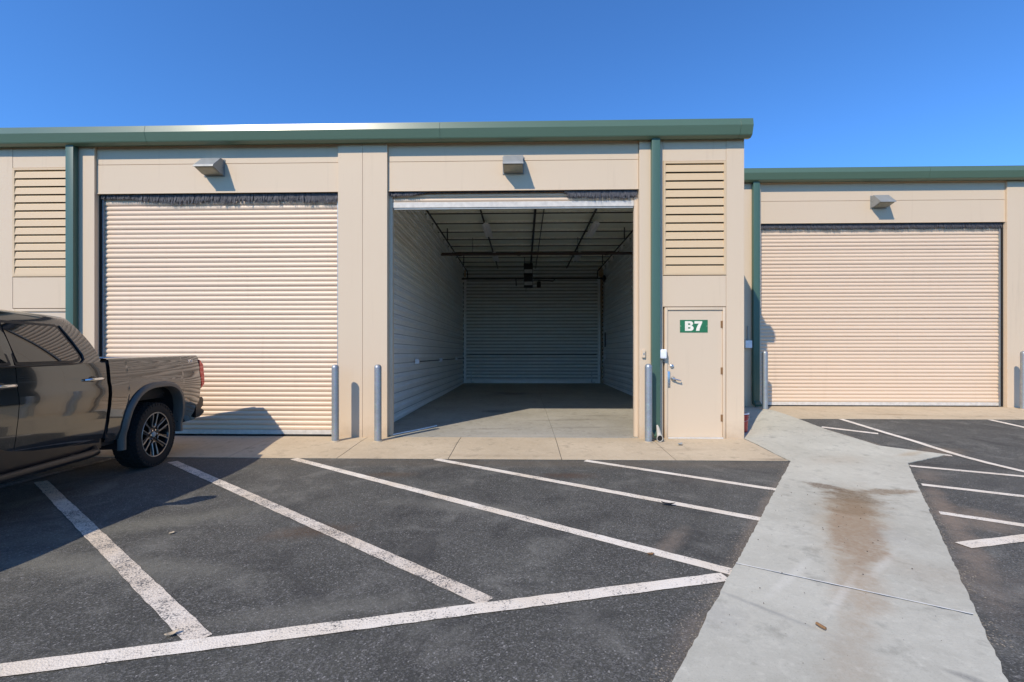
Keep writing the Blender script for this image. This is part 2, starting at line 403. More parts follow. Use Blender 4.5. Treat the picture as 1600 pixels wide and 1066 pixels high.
# walkway
walk = thing('walkway', '', '', (2, 4, -.06)); del walk['label']; del walk['category']; struct(walk)
W0 = [(-1.45, -.96), (.67, 2.07), (3.64, 6.335), (3.645, 7.66), (3.645, 10.48), (5.285, 10.48), (5.285, 8.955), (5.285, 8.13), (5.43, 7.15), (6.07, 6.73), (5.15, 6.28), (2.17, 2.11), (.10, -.80)]
jd = Vector((1.09, -.63)).normalized()
cuts = [(.28, 1.35), (1.48, 3.23)]
w_lo = clip_poly(W0, cuts[0], jd, -1); w_hi = clip_poly(W0, cuts[0], jd, 1)
w_mid = clip_poly(w_hi, cuts[1], jd, -1); w_hi = clip_poly(w_hi, cuts[1], jd, 1)
def shrink_line(poly, c, keep): 
    n = Vector((-jd[1], jd[0])); return clip_poly(poly, tuple(Vector(c)+n*.0062*keep), jd, keep)
for q in (shrink_line(w_lo, cuts[0], -1), shrink_line(shrink_line(w_mid, cuts[0], 1), cuts[1], -1), shrink_line(w_hi, cuts[1], 1)):
    slab('slab', q, .014, 'walk', walk, ragged=.013, step=.05)
for c0_, L_ in ((cuts[0], 1.6), (cuts[1], 1.6)):
    a_ = Vector(c0_); poly_ = []
    w_line = [p_ for p_ in ((a_ + jd*(i*.02)) for i in range(-60, 140)) if True]
    pts_ = [(p_.x, p_.y) for p_ in w_line]
    def inside(q):
        r_ = False; m_ = len(W0)
        for i in range(m_):
            (xa, ya), (xb, yb) = W0[i], W0[(i+1) % m_]
            if (ya > q[1]) != (yb > q[1]) and q[0] < (xb-xa)*(q[1]-ya)/(yb-ya)+xa: r_ = not r_
        return r_
    pts_ = [q for q in pts_ if inside(q)]
    n_ = Vector((-jd.y, jd.x)); vv = []
    for i, q in enumerate(pts_):
        w_ = .0062 + .002*mnoise.noise((q[0]*20, q[1]*20, 0))
        for e in (-1, 1): vv.append((q[0]+n_.x*e*w_, q[1]+n_.y*e*w_, gz(*q)+.0136))
    obj('joint_filler', mesh('joint_filler', vv, [(2*i, 2*i+1, 2*i+3, 2*i+2) for i in range(len(pts_)-1)]), plain('pale joint filler', (.66, .64, .57), .8), walk)
# garage floor: two slabs with a saw cut
gfl = thing('garage_floor', '', '', (0, 14, 0)); del gfl['label']; del gfl['category']; struct(gfl)
fz = lambda x, y: .010 + .010*(y-7.7)
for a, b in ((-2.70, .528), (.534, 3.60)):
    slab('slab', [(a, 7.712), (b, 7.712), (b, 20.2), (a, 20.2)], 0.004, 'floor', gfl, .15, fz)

# painted stripes: parts of the asphalt
def stripe(pts, w, mat='stripe', dz=.004):
    pts = [Vector(p) for p in pts]; L = []; Rr = []
    path = []
    for a, b in zip(pts, pts[1:]):
        m = max(2, int((b-a).length/.06))
        path += [a + (b-a)*i/m for i in range(m)]
    path.append(pts[-1])
    for i, p in enumerate(path):
        d = (path[min(i+1, len(path)-1)] - path[max(i-1, 0)]).normalized(); n = Vector((-d.y, d.x))
        ja = .006*mnoise.noise((p.x*9, p.y*9, 1.)) + .004*mnoise.noise((p.x*30, p.y*30, 2.)); jb = .006*mnoise.noise((p.x*9, p.y*9, 7.)) + .004*mnoise.noise((p.x*30, p.y*30, 9.))
        a = p + n*(w/2+ja); b = p - n*(w/2+jb)
        L.append((a.x, a.y, gz(a.x, a.y)+dz)); Rr.append((b.x, b.y, gz(b.x, b.y)+dz))
    n = len(L)
    return obj('painted_stripe', mesh('painted_stripe', L+Rr, [(i, i+1, n+i+1, n+i) for i in range(n-1)]), mat, asph)
stripe([(-5.55, 5.13), (-1.66, 2.31)], .112, 'stripe_worn')
stripe([(-4.77, 6.11), (-.21, 2.71)], .112, 'stripe_worn')
stripe([(-3.21, 6.33), (1.40, 3.12)], .108)
stripe([(-1.22, 6.35), (2.10, 4.12)], .105)
stripe([(.85, 6.32), (2.73, 5.02)], .10)
stripe([(-4.6, 1.49), (-2.42, 2.06), (1.33, 3.045)], .108, 'stripe', .007)
stripe([(-5.75, 3.6), (-5.745, 6.3)], .10, 'stripe_faded', .007)
stripe([(6.09, 8.95), (6.17, 7.48), (6.23, 6.44), (6.22, 4.2)], .10, 'stripe', .007)
stripe([(5.33, 8.33), (5.98, 7.88)], .10)
stripe([(5.62, 6.99), (6.10, 6.68)], .10, 'stripe_worn')
stripe([(5.06, 6.13), (6.15, 5.55)], .10)
stripe([(4.47, 5.26), (6.15, 4.25)], .10)
stripe([(3.84, 4.33), (6.1, 2.8)], .10)
stripe([(3.36, 3.59), (6.6, 4.4)], .11, 'stripe', .007)
stripe([(8.88, 8.95), (8.96, 4.2)], .10)

# ------------------------------------------------------------------ buildings
def slat_mesh(x0, x1, pitch, depth, name='slat', frac=.80):
    n = 7; prof = []
    for i in range(n+1):
        t = i/n; prof.append((-depth*math.sin(math.pi*t)**.75 - .002, .001 + t*pitch*frac))
    prof += [(.004, pitch*(frac+.005)), (.004, pitch*1.0), (.010, pitch*1.0), (.010, 0.0), (.004, 0.0)] if frac > .7 else [(.01, pitch*(frac+.002)), (.01, 0.0)]
    m = len(prof); vs = [(x0, y, z) for y, z in prof]+[(x1, y, z) for y, z in prof]
    fs = [(i, (i+1) % m, m+(i+1) % m, m+i) for i in range(m)]+[tuple(range(m))[::-1], tuple(range(m, 2*m))]
    return mesh(name, vs, fs, 38)
def brush(parent, x0, x1, y, z, dens=150, prof=None, base=.035):
    """black bristle seal under the header, ragged with use"""
    vs = []; fs = []
    n = int((x1-x0)*dens)
    for i in range(n):
        x = x0 + (x1-x0)*(i+random.random())/n
        t = (x-x0)/(x1-x0)
        amp = prof(t) if prof else 1
        L = base + amp*(.045 + .05*(.5+.5*mnoise.noise((x*4.2, 1.3, y))) + .035*random.random())
        for lay in range(2):
            yy = y - .012*lay + random.uniform(-.006, .006); w = random.uniform(.003, .007)
            sx = random.uniform(-.35, .35)*L*.6 + .02*mnoise.noise((x*6, 2, 2)); sy = random.uniform(-.02, .03)
            l2 = L*random.uniform(.7, 1.05); b = len(vs)
            vs += [(x-w, yy, z), (x+w, yy, z), (x+w+sx*.4, yy-sy*.5, z-l2*.6), (x-w+sx*.4, yy-sy*.5, z-l2*.6), (x+w*.4+sx, yy-sy, z-l2), (x-w*.4+sx, yy-sy, z-l2)]
            fs += [(b, b+1, b+2, b+3), (b+3, b+2, b+4, b+5)]
    me = bpy.data.meshes.new('brush_seal'); me.from_pydata(vs, [], fs); me.update()
    o = obj('brush_seal', me, 'brush', parent); o['kind'] = 'stuff'
    tube('brush_holder', [(x0, y, z), (x1, y, z)], .014, 'dark_gap', parent, 8)
def closed_door(bld, x0, x1, yf, z0, z1, label, prof=None, pitch=.0826):
    """roll-up curtain of interlocked slats between two guides"""
    d = box('roll_up_door', x0+.058, x1-.058, yf-.022, yf+.03, z0+.012, z0+.085, 'alu', bld, .006)
    d['label'] = label
    for a, b in ((x0, x0+.055), (x1-.055, x1)): box('guide', a, b, yf-.035, yf+.05, z0, z1, 'galv', d)
    box('bottom_seal', x0+.06, x1-.06, yf-.01, yf+.02, z0-.004, z0+.012, 'dark_gap', d)
    n = int((z1-.02-z0-.085)/pitch)+1
    me = slat_mesh(x0+.045, x1-.045, pitch, .012)
    for i in range(n):
        s = obj('slat', me, 'slat', d, (0, yf+.004+random.uniform(-.0012, .0012), z0+.087+i*pitch)); s.rotation_euler = (R(random.uniform(-1.6, 1.6)), 0, R(random.uniform(-.03, .03)))
    # side brush strips with dark teeth against the slat ends
    box('side_seal', x0+.002, x0+.03, yf-.06, yf-.037, z0, z1-.02, 'dark_gap', d)
    box('side_seal', x1-.03, x1-.002, yf-.06, yf-.037, z0, z1-.02, 'dark_gap', d)
    brush(d, x0+.01, x1-.01, yf-.045, z1-.012, 170, prof)
    return d
def panel(bld, x0, x1, z0, z1, yf, th=.05, mat='wall', name='wall_panel'):
    return box(name, x0+.002, x1-.002, yf, yf+th, z0+.002, z1-.002, mat, bld, .004)
def louver(bld, x0, x1, z0, z1, yf, n=13):
    fr_ = bmesh.new(); t = .035
    bm_box(fr_, x0, x0+t, yf-.012, yf+.10, z0, z1); bm_box(fr_, x1-t, x1, yf-.012, yf+.10, z0, z1)
    bm_box(fr_, x0+t, x1-t, yf-.012, yf+.10, z0, z0+t); bm_box(fr_, x0+t, x1-t, yf-.012, yf+.10, z1-t, z1)
    f = obj('louver', frombm('louver', fr_), 'louver', bld)
    box('backing', x0+t, x1-t, yf+.085, yf+.099, z0+t, z1-t, 'dark_gap', f)
    p = (z1-z0-2*t)/n
    a = x0+t; b = x1-t
    # blade: drip lip, sloping face, kick at the top
    prof = [(-.016, 0.0), (-.014, p*.10), (-.002, p*.74), (.004, p*.84), (.060, p*1.12), (.064, p*1.09), (.008, p*.80), (.002, p*.72), (-.010, 0.0)]
    m = len(prof); vs = [(a, y, z) for y, z in prof]+[(b, y, z) for y, z in prof]
    me = mesh('slat', vs, [(i, (i+1) % m, m+(i+1) % m, m+i) for i in range(m)]+[tuple(range(m))[::-1], tuple(range(m, 2*m))])
    for i in range(n): obj('slat', me, 'louver', f, (0, yf+.004, z0+t+i*p))
    return f
def gutter(bld, xs, yw, z):
    prof = [(yw-.003, z+.02), (yw-.09, z), (yw-.148, z+.025), (yw-.156, z+.04), (yw-.195, z+.17), (yw-.176, z+.28), (yw-.155, z+.29), (yw-.003, z+.30)]
    prof = [(y, zz) for y, zz in prof]
    for a, b in zip(xs, xs[1:]): prism_x('gutter', prof, a+.003, b-.003, 'green', bld)
    for a in xs[1:-1]: prism_x('gutter_joint', [(y+(.006 if y < yw-.01 else 0), zz+(0.006 if zz < z+.1 else -.006)) for y, zz in prof], a-.02, a+.02, 'green', bld)
def downspout(bld, x0, x1, yw, zt, zb, boot=True):
    y0 = yw-.105; y1 = yw-.012; d = y1-y0
    bm = bmesh.new()
    path = [(y1-.0, zt), (y1, zb+.16)]
    bm_box(bm, x0, x1, y0, y1, zb+.10, zt, .008)
    o = obj('downspout', frombm('downspout', bm, 40), 'green2', bld)
    # kicked-out shoe
    prism_x('downspout_shoe', [(y1, zb+.13), (y0, zb+.115), (y0-.10, zb+.045), (y0-.075, zb+.0), (y1-.01, zb+.05)], x0+.003, x1-.003, 'green2', o)
    return o
def man_door(bld, x0, x1, z0, z1, yf, label):
    """flush steel door in a pressed frame, hinges right, lock left"""
    f = bmesh.new(); t = .045
    bm_box(f, x0-t, x0, yf-.008, yf+.08, z0-.02, z1+t, .004); bm_box(f, x1, x1+t, yf-.008, yf+.08, z0-.02, z1+t, .004)
    bm_box(f, x0+.001, x1-.001, yf-.008, yf+.08, z1, z1+t, .004)
    d = box('door', x0+.004, x1-.004, yf+.012, yf+.055, z0+.012, z1-.004, 'steel_door', bld, .002); d['label'] = label
    obj('frame', frombm('frame', f, 40), 'wall', d)
    box('threshold', x0, x1, yf-.03, yf+.06, z0-.012, z0+.010, 'alu', d, .003)
    for zz in (.27, 1.05, 1.82):
        bm = bmesh.new(); bm_tube(bm, [(x1-.004, yf+.002, z0+zz), (x1-.004, yf+.002, z0+zz+.115)], .011, 8)
        bm_box(bm, x1-.03, x1-.006, yf+.008, yf+.0125, z0+zz, z0+zz+.115)
        obj('hinge', frombm('hinge', bm, 40), 'leaf', d)
    return d

# ---- main building
WY = 7.65
main = thing('storage_building', 'long tan storage building with green gutter and open garage bay', 'building', (-5, WY, 0))
ZT = 4.97
# pilaster and wall panels: (x0, x1, z0, z1, set-back)
for x0, x1, z0, z1, sb in [(1.92, 2.31, -.05, ZT, 0), (2.31, 3.345, 2.19, 2.705, .003), (2.31, 3.345, 4.60, ZT, .003), (3.345, 3.64, -.05, ZT, 0),
                           (-2.71, -2.29, -.05, ZT, 0), (-3.13, -2.71, -.05, ZT, 0),
                           (-7.77, -7.33, -.05, ZT, 0), (-8.77, -7.77, 2.19, 2.725, .003), (-8.77, -7.77, 4.60, ZT, .003), (-9.2, -8.77, -.05, ZT, 0), (-9.55, -9.2, -.05, ZT, 0),
                           (-14.2, -13.7, -.05, ZT, 0)]:
    panel(main, x0, x1, z0, z1, WY+sb, .30 if x1-x0 < .6 else .05)
for x0, x1 in ((-2.29, 1.92), (-7.33, -3.13), (-13.7, -9.55)):
    panel(main, x0, x1, 4.655, ZT, WY+.045, .21, name='header_panel')
    h = panel(main, x0, x1, 4.165, 4.652, WY+.043, .21, name='header_panel')
    box('header_backing', x0+.004, x1-.004, WY+.07, WY+.25, 4.62, 4.68, 'wall_seam', main)
    box('drip_edge', x0+.003, x1-.003, WY+.036, WY+.06, 4.155, 4.170, 'wall', main)
# dark backing behind the panel joints
for x0, x1 in ((2.30, 3.60), (-9.5, -7.4)): box('wall_core', x0, x1, WY+.112, WY+.29, 2.18, 4.95, 'wall_seam', main)
box('wall_core', 2.29, 3.40, WY+.08, WY+.28, 0, 2.18, 'wall_seam', main)
box('wall_core', -8.8, -7.7, WY+.08, WY+.28, 0, 2.18, 'wall_seam', main)
# the side wall towards the wing, roof, back
box('side_wall', 3.50, 3.638, WY+.302, 20.45, -.1, 5.0, 'wall', main)
vs = [(-14.2, 7.655, 5.10), (3.66, 7.655, 5.10), (3.66, 9.0, 5.42), (-14.2, 9.0, 5.42), (-14.2, 20.5, 5.46), (3.66, 20.5, 5.46)]
vs += [(x, y, z+.05) for x, y, z in vs]
obj('roof', mesh('roof', vs, [(0, 1, 2, 3), (3, 2, 5, 4), (6, 9, 8, 7), (9, 10, 11, 8), (0, 6, 7, 1), (1, 7, 8, 2), (2, 8, 11, 5), (4, 5, 11, 10), (0, 3, 9, 6), (3, 4, 10, 9)]), 'green', main)
box('fascia', -14.2, 3.64, WY+.005, WY+.28, ZT+.001, 5.095, 'wall', main)
box('rear_wall', -14.2, 3.64, 20.3, 20.45, -.1, 5.4, 'wall', main)
box('end_wall', -14.33, -14.2, WY, 20.45, -.1, 5.2, 'wall', main)
louver(main, 2.314, 3.341, 2.715, 4.595, WY+.004)
louver(main, -8.766, -7.774, 2.735, 4.595, WY+.004)
gutter(main, [-14.3, -11.2, -6.30, -1.37, 3.50, 3.70], WY, 4.925)
downspout(main, 2.10, 2.235, WY, 4.94, .04)
downspout(main, -7.735, -7.60, WY, 4.94, .04)
b7 = man_door(main, 2.385, 3.29, .02, 2.135, WY+.004, 'tan steel door with green B7 sign and lever lock')
man_door(main, -8.73, -7.82, .02, 2.135, WY+.004, 'tan steel door mostly hidden behind the pickup')
# lock furniture of the B7 door
bm = bmesh.new(); yd = WY+.016
bm_box(bm, 2.375, 2.425, yd-.018, yd+.002, .86, 1.12, .004); obj('latch_guard', frombm('latch_guard', bm, 40), 'zinc', b7)
bm = bmesh.new(); bm_tube(bm, [(2.475, yd, 1.00), (2.475, yd-.03, 1.00), (2.475, yd-.055, 1.00)], [.036, .034, .018], 14); bm_tube(bm, [(2.47, yd-.05, 1.0), (2.52, yd-.06, .985), (2.585, yd-.062, .97), (2.595, yd-.035, .968)], [.013, .012, .010, .009], 8)
obj('lever_handle', frombm('lever_handle', bm, 40), 'zinc', b7)
bm = bmesh.new(); bm_tube(bm, [(2.455, yd, 1.205), (2.455, yd-.02, 1.205), (2.455, yd-.028, 1.205)], [.032, .030, .018], 14); obj('deadbolt', frombm('deadbolt', bm, 40), 'zinc', b7)
def topfirst(t): return 1.0
closed_door(main, -7.33, -3.13, WY+.145, .015, 4.165, 'closed tan roll-up door behind the pickup', lambda t: .55 + .9*S((t-.08)/.25))
closed_door(main, -13.70, -9.55, WY+.145, .015, 4.165, 'closed roll-up door left of the pickup')
# the raised door of the open bay
od = box('roll_up_door', -2.23, 1.86, WY+.118, WY+.172, 3.90, 3.995, 'alu', main, .006)
for a, b in ((-2.29, -2.232), (1.862, 1.92)): box('guide', a, b, WY+.105, WY+.19, .015, 4.165, 'steel_door', od)
od['label'] = 'raised roll-up door showing only its last slats and white bottom bar'
box('bottom_seal', -2.22, 1.85, WY+.13, WY+.165, 3.875, 3.90, 'grey_pl', od)
me = slat_mesh(-2.24, 1.87, .085, .019)
for i in range(4): obj('slat', me, 'slat', od, (0, WY+.144, 3.997+i*.085))
brush(od, -2.27, 1.90, WY+.088, 4.15, 170, lambda t: max(.02, 1.25*S((t-.70)/.04), .7*S((.16-t)/.08)) - .15, .03)
bm = bmesh.new(); bm_tube(bm, [(-2.5, 8.22, 4.62), (3.3, 8.22, 4.62)], .27, 28); obj('curtain_roll', frombm('curtain_roll', bm, 40), 'slat', od)

# ---- inside the open bay: lined walls, rear door, ceiling
def lining(name, xw, sgn, y0, y1, z0, z1, pitch=.203):
    w = box(name, xw - (.10 if sgn > 0 else -.012), xw + (-.012 if sgn > 0 else .025), y0, y1, z0, z1, 'liner_dark', main)
    # one course: flat, raised rib, flat
    prof = [(-.012, .002), (.004, .022), (.004, .07), (.040, .078), (.040, .112), (.004, .150), (.004, pitch-.016), (-.012, pitch-.014)]
    vs = [(xw+sgn*a, y0+.002, z) for a, z in prof]+[(xw+sgn*a, y1-.002, z) for a, z in prof]; m = len(prof)
    me = mesh('course', vs, [(i, i+1, m+i+1, m+i) for i in range(m-1)]+[tuple(range(m)), tuple(range(m, 2*m))])
    for i in range(int((z1-z0)/pitch)): obj('lining_course', me, 'liner', w, (0, 0, z0+i*pitch))
    return w
lining('interior_wall', -2.625, 1, WY+.305, 20.0, .0, 5.30)
lining('interior_wall', 3.47, -1, WY+.305, 20.0, .0, 5.30)
box('jamb_lining', -2.62, -2.295, WY+.302, WY+.33, 0, 5.2, 'liner', main)
box('jamb_lining', 1.925, 3.47, WY+.302, WY+.33, 0, 5.2, 'liner', main)
rd = box('roll_up_door', -2.50, 3.22, 19.93, 19.99, .135, .25, 'curtain', main, .006)
for a, b in ((-2.60, -2.50), (3.22, 3.32)): box('guide', a, b, 19.90, 20.02, .12, 4.75, 'white_pl', rd)
rd['label'] = 'closed pale grey roll-up door at the far end of the bay'
me = slat_mesh(-2.52, 3.24, .146, .05, 'slat', .56)
box('curtain_backing', -2.51, 3.23, 20.0, 20.03, .25, 5.2, 'liner_dark', rd)
for i in range(34): obj('slat', me, 'curtain', rd, (0, 19.97, .25+i*.146))
for x in (-2.28, 2.95): 
    bm = bmesh.new(); bm_box(bm, x-.02, x+.02, 19.90, 19.935, .16, .62); bm_box(bm, x-.02, x+.14, 19.90, 19.935, .16, .20)
    obj('slide_bolt', frombm('slide_bolt', bm), 'zinc', rd)
box('lock_bar', -2.45, 3.15, 19.918, 19.932, 1.36, 1.39, 'pipe_black', rd)
box('edge_trim', -2.625, -2.60, 19.86, 20.03, .12, 5.2, 'grey_pl', rd)
for s, x in ((1, -2.61), (-1, 3.40)):
    for i in range(26): box('wall_bolt', x-.012, x+.012, 19.80, 19.83, .35+i*.17, .40+i*.17, 'pipe_black', rd)
ce = box('ceiling', -2.7, 3.5, WY+.30, 20.2, 5.20, 5.30, 'insul', main)
bm = bmesh.new(); bm_box(bm, -2.61, 3.46, -.01, .01, 5.142, 5.199); pm = frombm('purlin', bm)
bm = bmesh.new(); bm_box(bm, -2.61, 3.46, -.012, .018, 5.118, 5.141); fm = frombm('shaded_purlin_flange', bm)  # flange coloured black for the shade under each purlin
bm = bmesh.new(); bm_box(bm, -.04, .04, -.03, -.013, 4.96, 5.19); km = frombm('bracket', bm)
for i in range(13):
    y = 8.45 + i*.92
    pu = obj('purlin', pm, 'purlin', ce, (0, y, 0)); obj('shaded_purlin_flange', fm, 'pipe_black', ce, (0, y, 0))
    for xx in (-2.53, 3.38): obj('purlin_bracket', km, 'white_pl', ce, (xx, y, 0))
for x, w in ((-1.10, .02), (.30, .03), (.52, .012), (1.85, .02)):
    box('ceiling_strap', x-w, x+w, 8.3, 19.7, 5.07, 5.106, 'pipe_black', ce)

# ---- recessed wing
VY = 10.50; D = .215
wing = thing('storage_wing', 'recessed tan storage wing with closed roll-up door and green gutter', 'building', (8, VY, .2))
ZW = 5.27
for x0, x1, z0, z1, sb in [(3.65, 4.4, .05, ZW, 0), (4.4, 5.365, .05, ZW, 0), (10.79, 11.35, .05, ZW, 0), (11.35, 12.6, .05, ZW, 0), (12.6, 13.9, .05, ZW, 0), (13.9, 16.4, .05, ZW, 0)]:
    panel(wing, x0, x1, z0, z1, VY+sb, .30)
panel(wing, 5.365, 10.79, 4.87, ZW, VY+.045, .21, name='header_panel')
panel(wing, 5.365, 10.79, 4.375, 4.867, VY+.043, .21, name='header_panel')
box('header_backing', 5.37, 10.78, VY+.07, VY+.25, 4.84, 4.90, 'wall_seam', wing)
box('drip_edge', 5.368, 10.787, VY+.036, VY+.06, 4.365, 4.38, 'wall', wing)
closed_door(wing, 5.365, 10.79, VY+.145, D+.01, 4.375, 'wide closed tan roll-up door of the recessed wing')
gutter(wing, [3.75, 8.95, 13.9, 16.5], VY, 5.26)
downspout(wing, 5.15, 5.29, VY, 5.28, .24)
box('roof', 3.67, 16.4, VY+.003, 20.5, 5.53, 5.60, 'green', wing)
box('fascia', 3.67, 16.4, VY+.006, VY+.28, ZW+.001, 5.528, 'wall', wing)
box('end_wall', 16.4, 16.55, VY, 20.5, 0, 5.5, 'wall', wing)
box('rear_wall', 3.67, 16.4, 20.35, 20.5, 0, 5.5, 'wall', wing)

# ------------------------------------------------------------------ things on and by the walls
def wall_light(x, yw, z, label):
    t = thing('wall_light', label, 'wall light', (x, yw, z), 'wall lights above the roll-up doors', world=False)
    w = .165
    def pz(name, prof, mat, x0=-w, x1=w, par=t, sm=None): return prism_x(name, prof, x0, x1, mat, par, sm)
    h = pz('housing', [(0, .265), (-.09, .265), (-.275, .085), (-.285, .06), (-.275, .05), (-.09, .0), (0, .0)], 'fixture')
    md = h.modifiers.new('b', 'BEVEL'); md.width = .006; md.segments = 2
    q = pz('lens', [(-.262, .048), (-.262, .038), (-.10, -.006), (-.095, .004)], 'lens', -w+.018, w-.018)
    pz('visor_rim', [(-.283, .066), (-.288, .074), (-.295, .044), (-.289, .042)], 'fixture', -w-.004, w+.004)
    pz('back_plate', [(.0, .275), (-.012, .275), (-.012, -.02), (0, -.02)], 'fixture', -w-.015, w+.015)
    for s in (-1, 1): box('screw', s*w-.008, s*w+.008, -.05, -.035, .14, .156, 'zinc', t)
    return t
wall_light(-.17, WY+.043, 4.44, 'grey wedge-shaped wall light centred above the open garage bay')
wall_light(-5.27, WY+.043, 4.45, 'grey wedge-shaped wall light above the closed door behind the pickup')
wall_light(8.0, VY+.043, 4.70, 'grey wedge-shaped wall light above the recessed wing door')

def bollard(x, y, h, label):
    t = thing('bollard', label, 'bollard', (x, y, gz(x, y)), 'galvanised steel bollards', world=False)
    r = .057
    lathe('post', [(r, -.1), (r, h-.035)], 'galv', t, 24)
    lathe('domed_cap', [(r+.001, h-.036), (r*.97, h-.018), (r*.8, h+.004), (r*.45, h+.017), (0, h+.021)], 'galv', t, 24)
    lathe('grout_collar', [(r+.016, -.02), (r+.014, .013), (r+.001, .018)], 'apron', t, 24)
bollard(-3.04, 7.33, 1.225, 'galvanised bollard beside the closed door behind the pickup, left of a pair')
bollard(-2.35, 7.34, 1.225, 'galvanised bollard at the left jamb of the open bay')
bollard(2.00, 7.39, 1.235, 'galvanised bollard between the open bay and the B7 door')
bollard(5.17, 9.95, 1.25, 'galvanised bollard half shaded beside the red bucket and wing door')
bollard(10.78, 10.15, 1.24, 'galvanised bollard at the right edge beyond the wing door')

# unit sign: flat plate with raised vinyl B and 7
sg = thing('unit_sign', 'green rectangular sign reading B7 in cream letters on the steel door', 'sign', (2.82, WY+.016, 1.87), world=False)
box('plate', -.228, .228, -.004, -.0005, -.108, .102, 'sign_green', sg, .001)
for x in (-.215, .215): box('screw', x-.004, x+.004, -.006, -.004, -.004, .004, 'cream', sg)
def glyph(name, outer, holes, ox, oz, sx, sz):
    bm = bmesh.new(); es = []
    for lp in [outer]+holes:
        vv = [bm.verts.new((ox+x*sx, -.0052, oz+z*sz)) for x, z in lp]
        es += [bm.edges.new((vv[i], vv[(i+1) % len(vv)])) for i in range(len(vv))]
    bmesh.ops.triangle_fill(bm, use_beauty=True, edges=es)
    r = bmesh.ops.extrude_face_region(bm, geom=bm.faces[:])
    for v in [q for q in r['geom'] if isinstance(q, bmesh.types.BMVert)]: v.co.y += .001
    bmesh.ops.recalc_face_normals(bm, faces=bm.faces)
    return obj(name, frombm(name, bm), 'cream', sg)
def arc(cx, cz, rx, rz, a0, a1, n=10): return [(cx+rx*math.cos(R(a0+(a1-a0)*i/n)), cz+rz*math.sin(R(a0+(a1-a0)*i/n))) for i in range(n+1)]
B = [(0, 0), (.58, 0)] + arc(.62, .28, .38, .28, -85, 70) + arc(.60, .76, .34, .24, -40, 88) + [(0, 1)]
glyph('letter', B, [[(.36, .23)] + arc(.54, .305, .10, .075, -90, 90) + [(.36, .38)], [(.36, .62)] + arc(.52, .695, .10, .075, -90, 90) + [(.36, .77)]], -.146, -.080, .142, .160)
glyph('letter', [(.0, .75), (.0, 1), (1, 1), (1, .84), (.82, .52), (.70, .24), (.65, 0), (.19, 0), (.25, .26), (.38, .52), (.56, .75)], [], .010, -.080, .126, .160)

def wall_box(name, x, y, z, w, h, d, label, cat, mat, extra=None):
    t = thing(name, label, cat, (x, y, z), world=False)
    box('case', -w/2, w/2, -d, 0, 0, h, mat, t, .008)
    if extra: extra(t)
    return t
def kp(t):
    box('cover', -.058, .058, -.088, -.0605, .012, .148, 'white_pl', t, .01); tube('cable_gland', [(.03, -.03, 0), (.03, -.03, -.035), (.045, -.005, -.05)], .009, 'grey_pl', t, 8)
wall_box('keypad_box', 2.285, WY-.001, 1.325, .125, .16, .06, 'white weatherproof box beside the B7 door frame', 'keypad', 'white_pl', kp)
wall_box('door_button_box', 1.985, WY-.001, 1.345, .055, .13, .035, 'small beige button box on the pilaster above a bollard', 'switch box', 'wall', lambda t: box('button', -.012, .012, -.042, -.0345, .05, .08, 'grey_pl', t, .002))
wall_box('utility_box', 5.06, VY-.001, 1.54, .15, .17, .08, 'pale box on the shaded wing wall beside the downspout', 'utility box', 'white_pl', lambda t: tube('conduit', [(0, -.03, .17), (0, -.03, .5)], .011, 'grey_pl', t, 8))

# pale plastic downspout boot on the ground by the bollard
t = thing('drain_boot', 'pale teardrop drain outlet at the foot of the downspout by the B7 door', 'drain outlet', (2.175, 7.46, gz(2.17, 7.4)+.008), world=False)
bm = bmesh.new(); prev = None
N = 20; rings = []
for s in range(9):
    u = s/8; y = .12*(1-u)-.06-.05*u; zc = .06+.17*(1-u)**1.3; rx = .018+.034*u**.8; rz = .05+.012*u
    rings.append([bm.verts.new((rx*math.cos(2*math.pi*j/N), y, max(.002, .30*(1-u)+.068*u + (rz if math.sin(2*math.pi*j/N) > 0 else .066)*math.sin(2*math.pi*j/N)*(1 if u > .2 else .3) - .02*(1-u)))) for j in range(N)])
for A, Bq in zip(rings, rings[1:]):
    for j in range(N): bm.faces.new((A[j], A[(j+1) % N], Bq[(j+1) % N], Bq[j]))
bm.faces.new(rings[0]); bmesh.ops.recalc_face_normals(bm, faces=bm.faces)
obj('shell', frombm('shell', bm, 50), 'boot', t)
bm = bmesh.new(); bm_tube(bm, [(0, -.1055, .062), (0, -.113, .062)], [.045, .043], 18); obj('opening', frombm('opening', bm), 'dark_gap', t)
bm = bmesh.new()
ring = [(.054*math.cos(a), -.112, .066+.06*math.sin(a)) for a in [2*math.pi*i/24 for i in range(25)]]
bm_tube(bm, ring, .009, 8, False); obj('lip', frombm('lip', bm, 60), 'boot', t); t.scale = (.85, .85, .85)

# bucket behind the corner
t = thing('bucket', 'red plastic bucket standing behind the building corner', 'bucket', (3.83, 8.22, gz(3.83, 8.22)+.016), world=False)
lathe('body', [(0, 0), (.118, 0), (.122, .006), (.142, .33), (.137, .33), (.117, .012), (0, .012)], 'red_pl', t, 32)
for zz, r0 in ((.25, .1375), (.29, .140)): lathe('rib', [(r0, zz), (r0+.009, zz+.002), (r0+.009, zz+.012), (r0+.001, zz+.014)], 'red_pl', t, 32)
lathe('rim', [(.142, .318), (.153, .318), (.153, .338), (.136, .338), (.136, .325)], 'white_pl', t, 32)
tube('bail', [(.152*math.cos(a), .152*math.sin(a)*.92-.01, .30-.10*abs(math.sin(a))) for a in [-math.pi+math.pi*i/12 for i in range(13)]], .003, 'zinc', t, 6)
t = thing('black_lid', 'black round lid-like disc lying on the ground behind the red bucket', 'lid', (3.90, 8.62, gz(3.9, 8.62)+.02), world=False); t.rotation_euler = (R(12), R(-8), 0)  # dark shape of unknown kind, modelled as a round lid
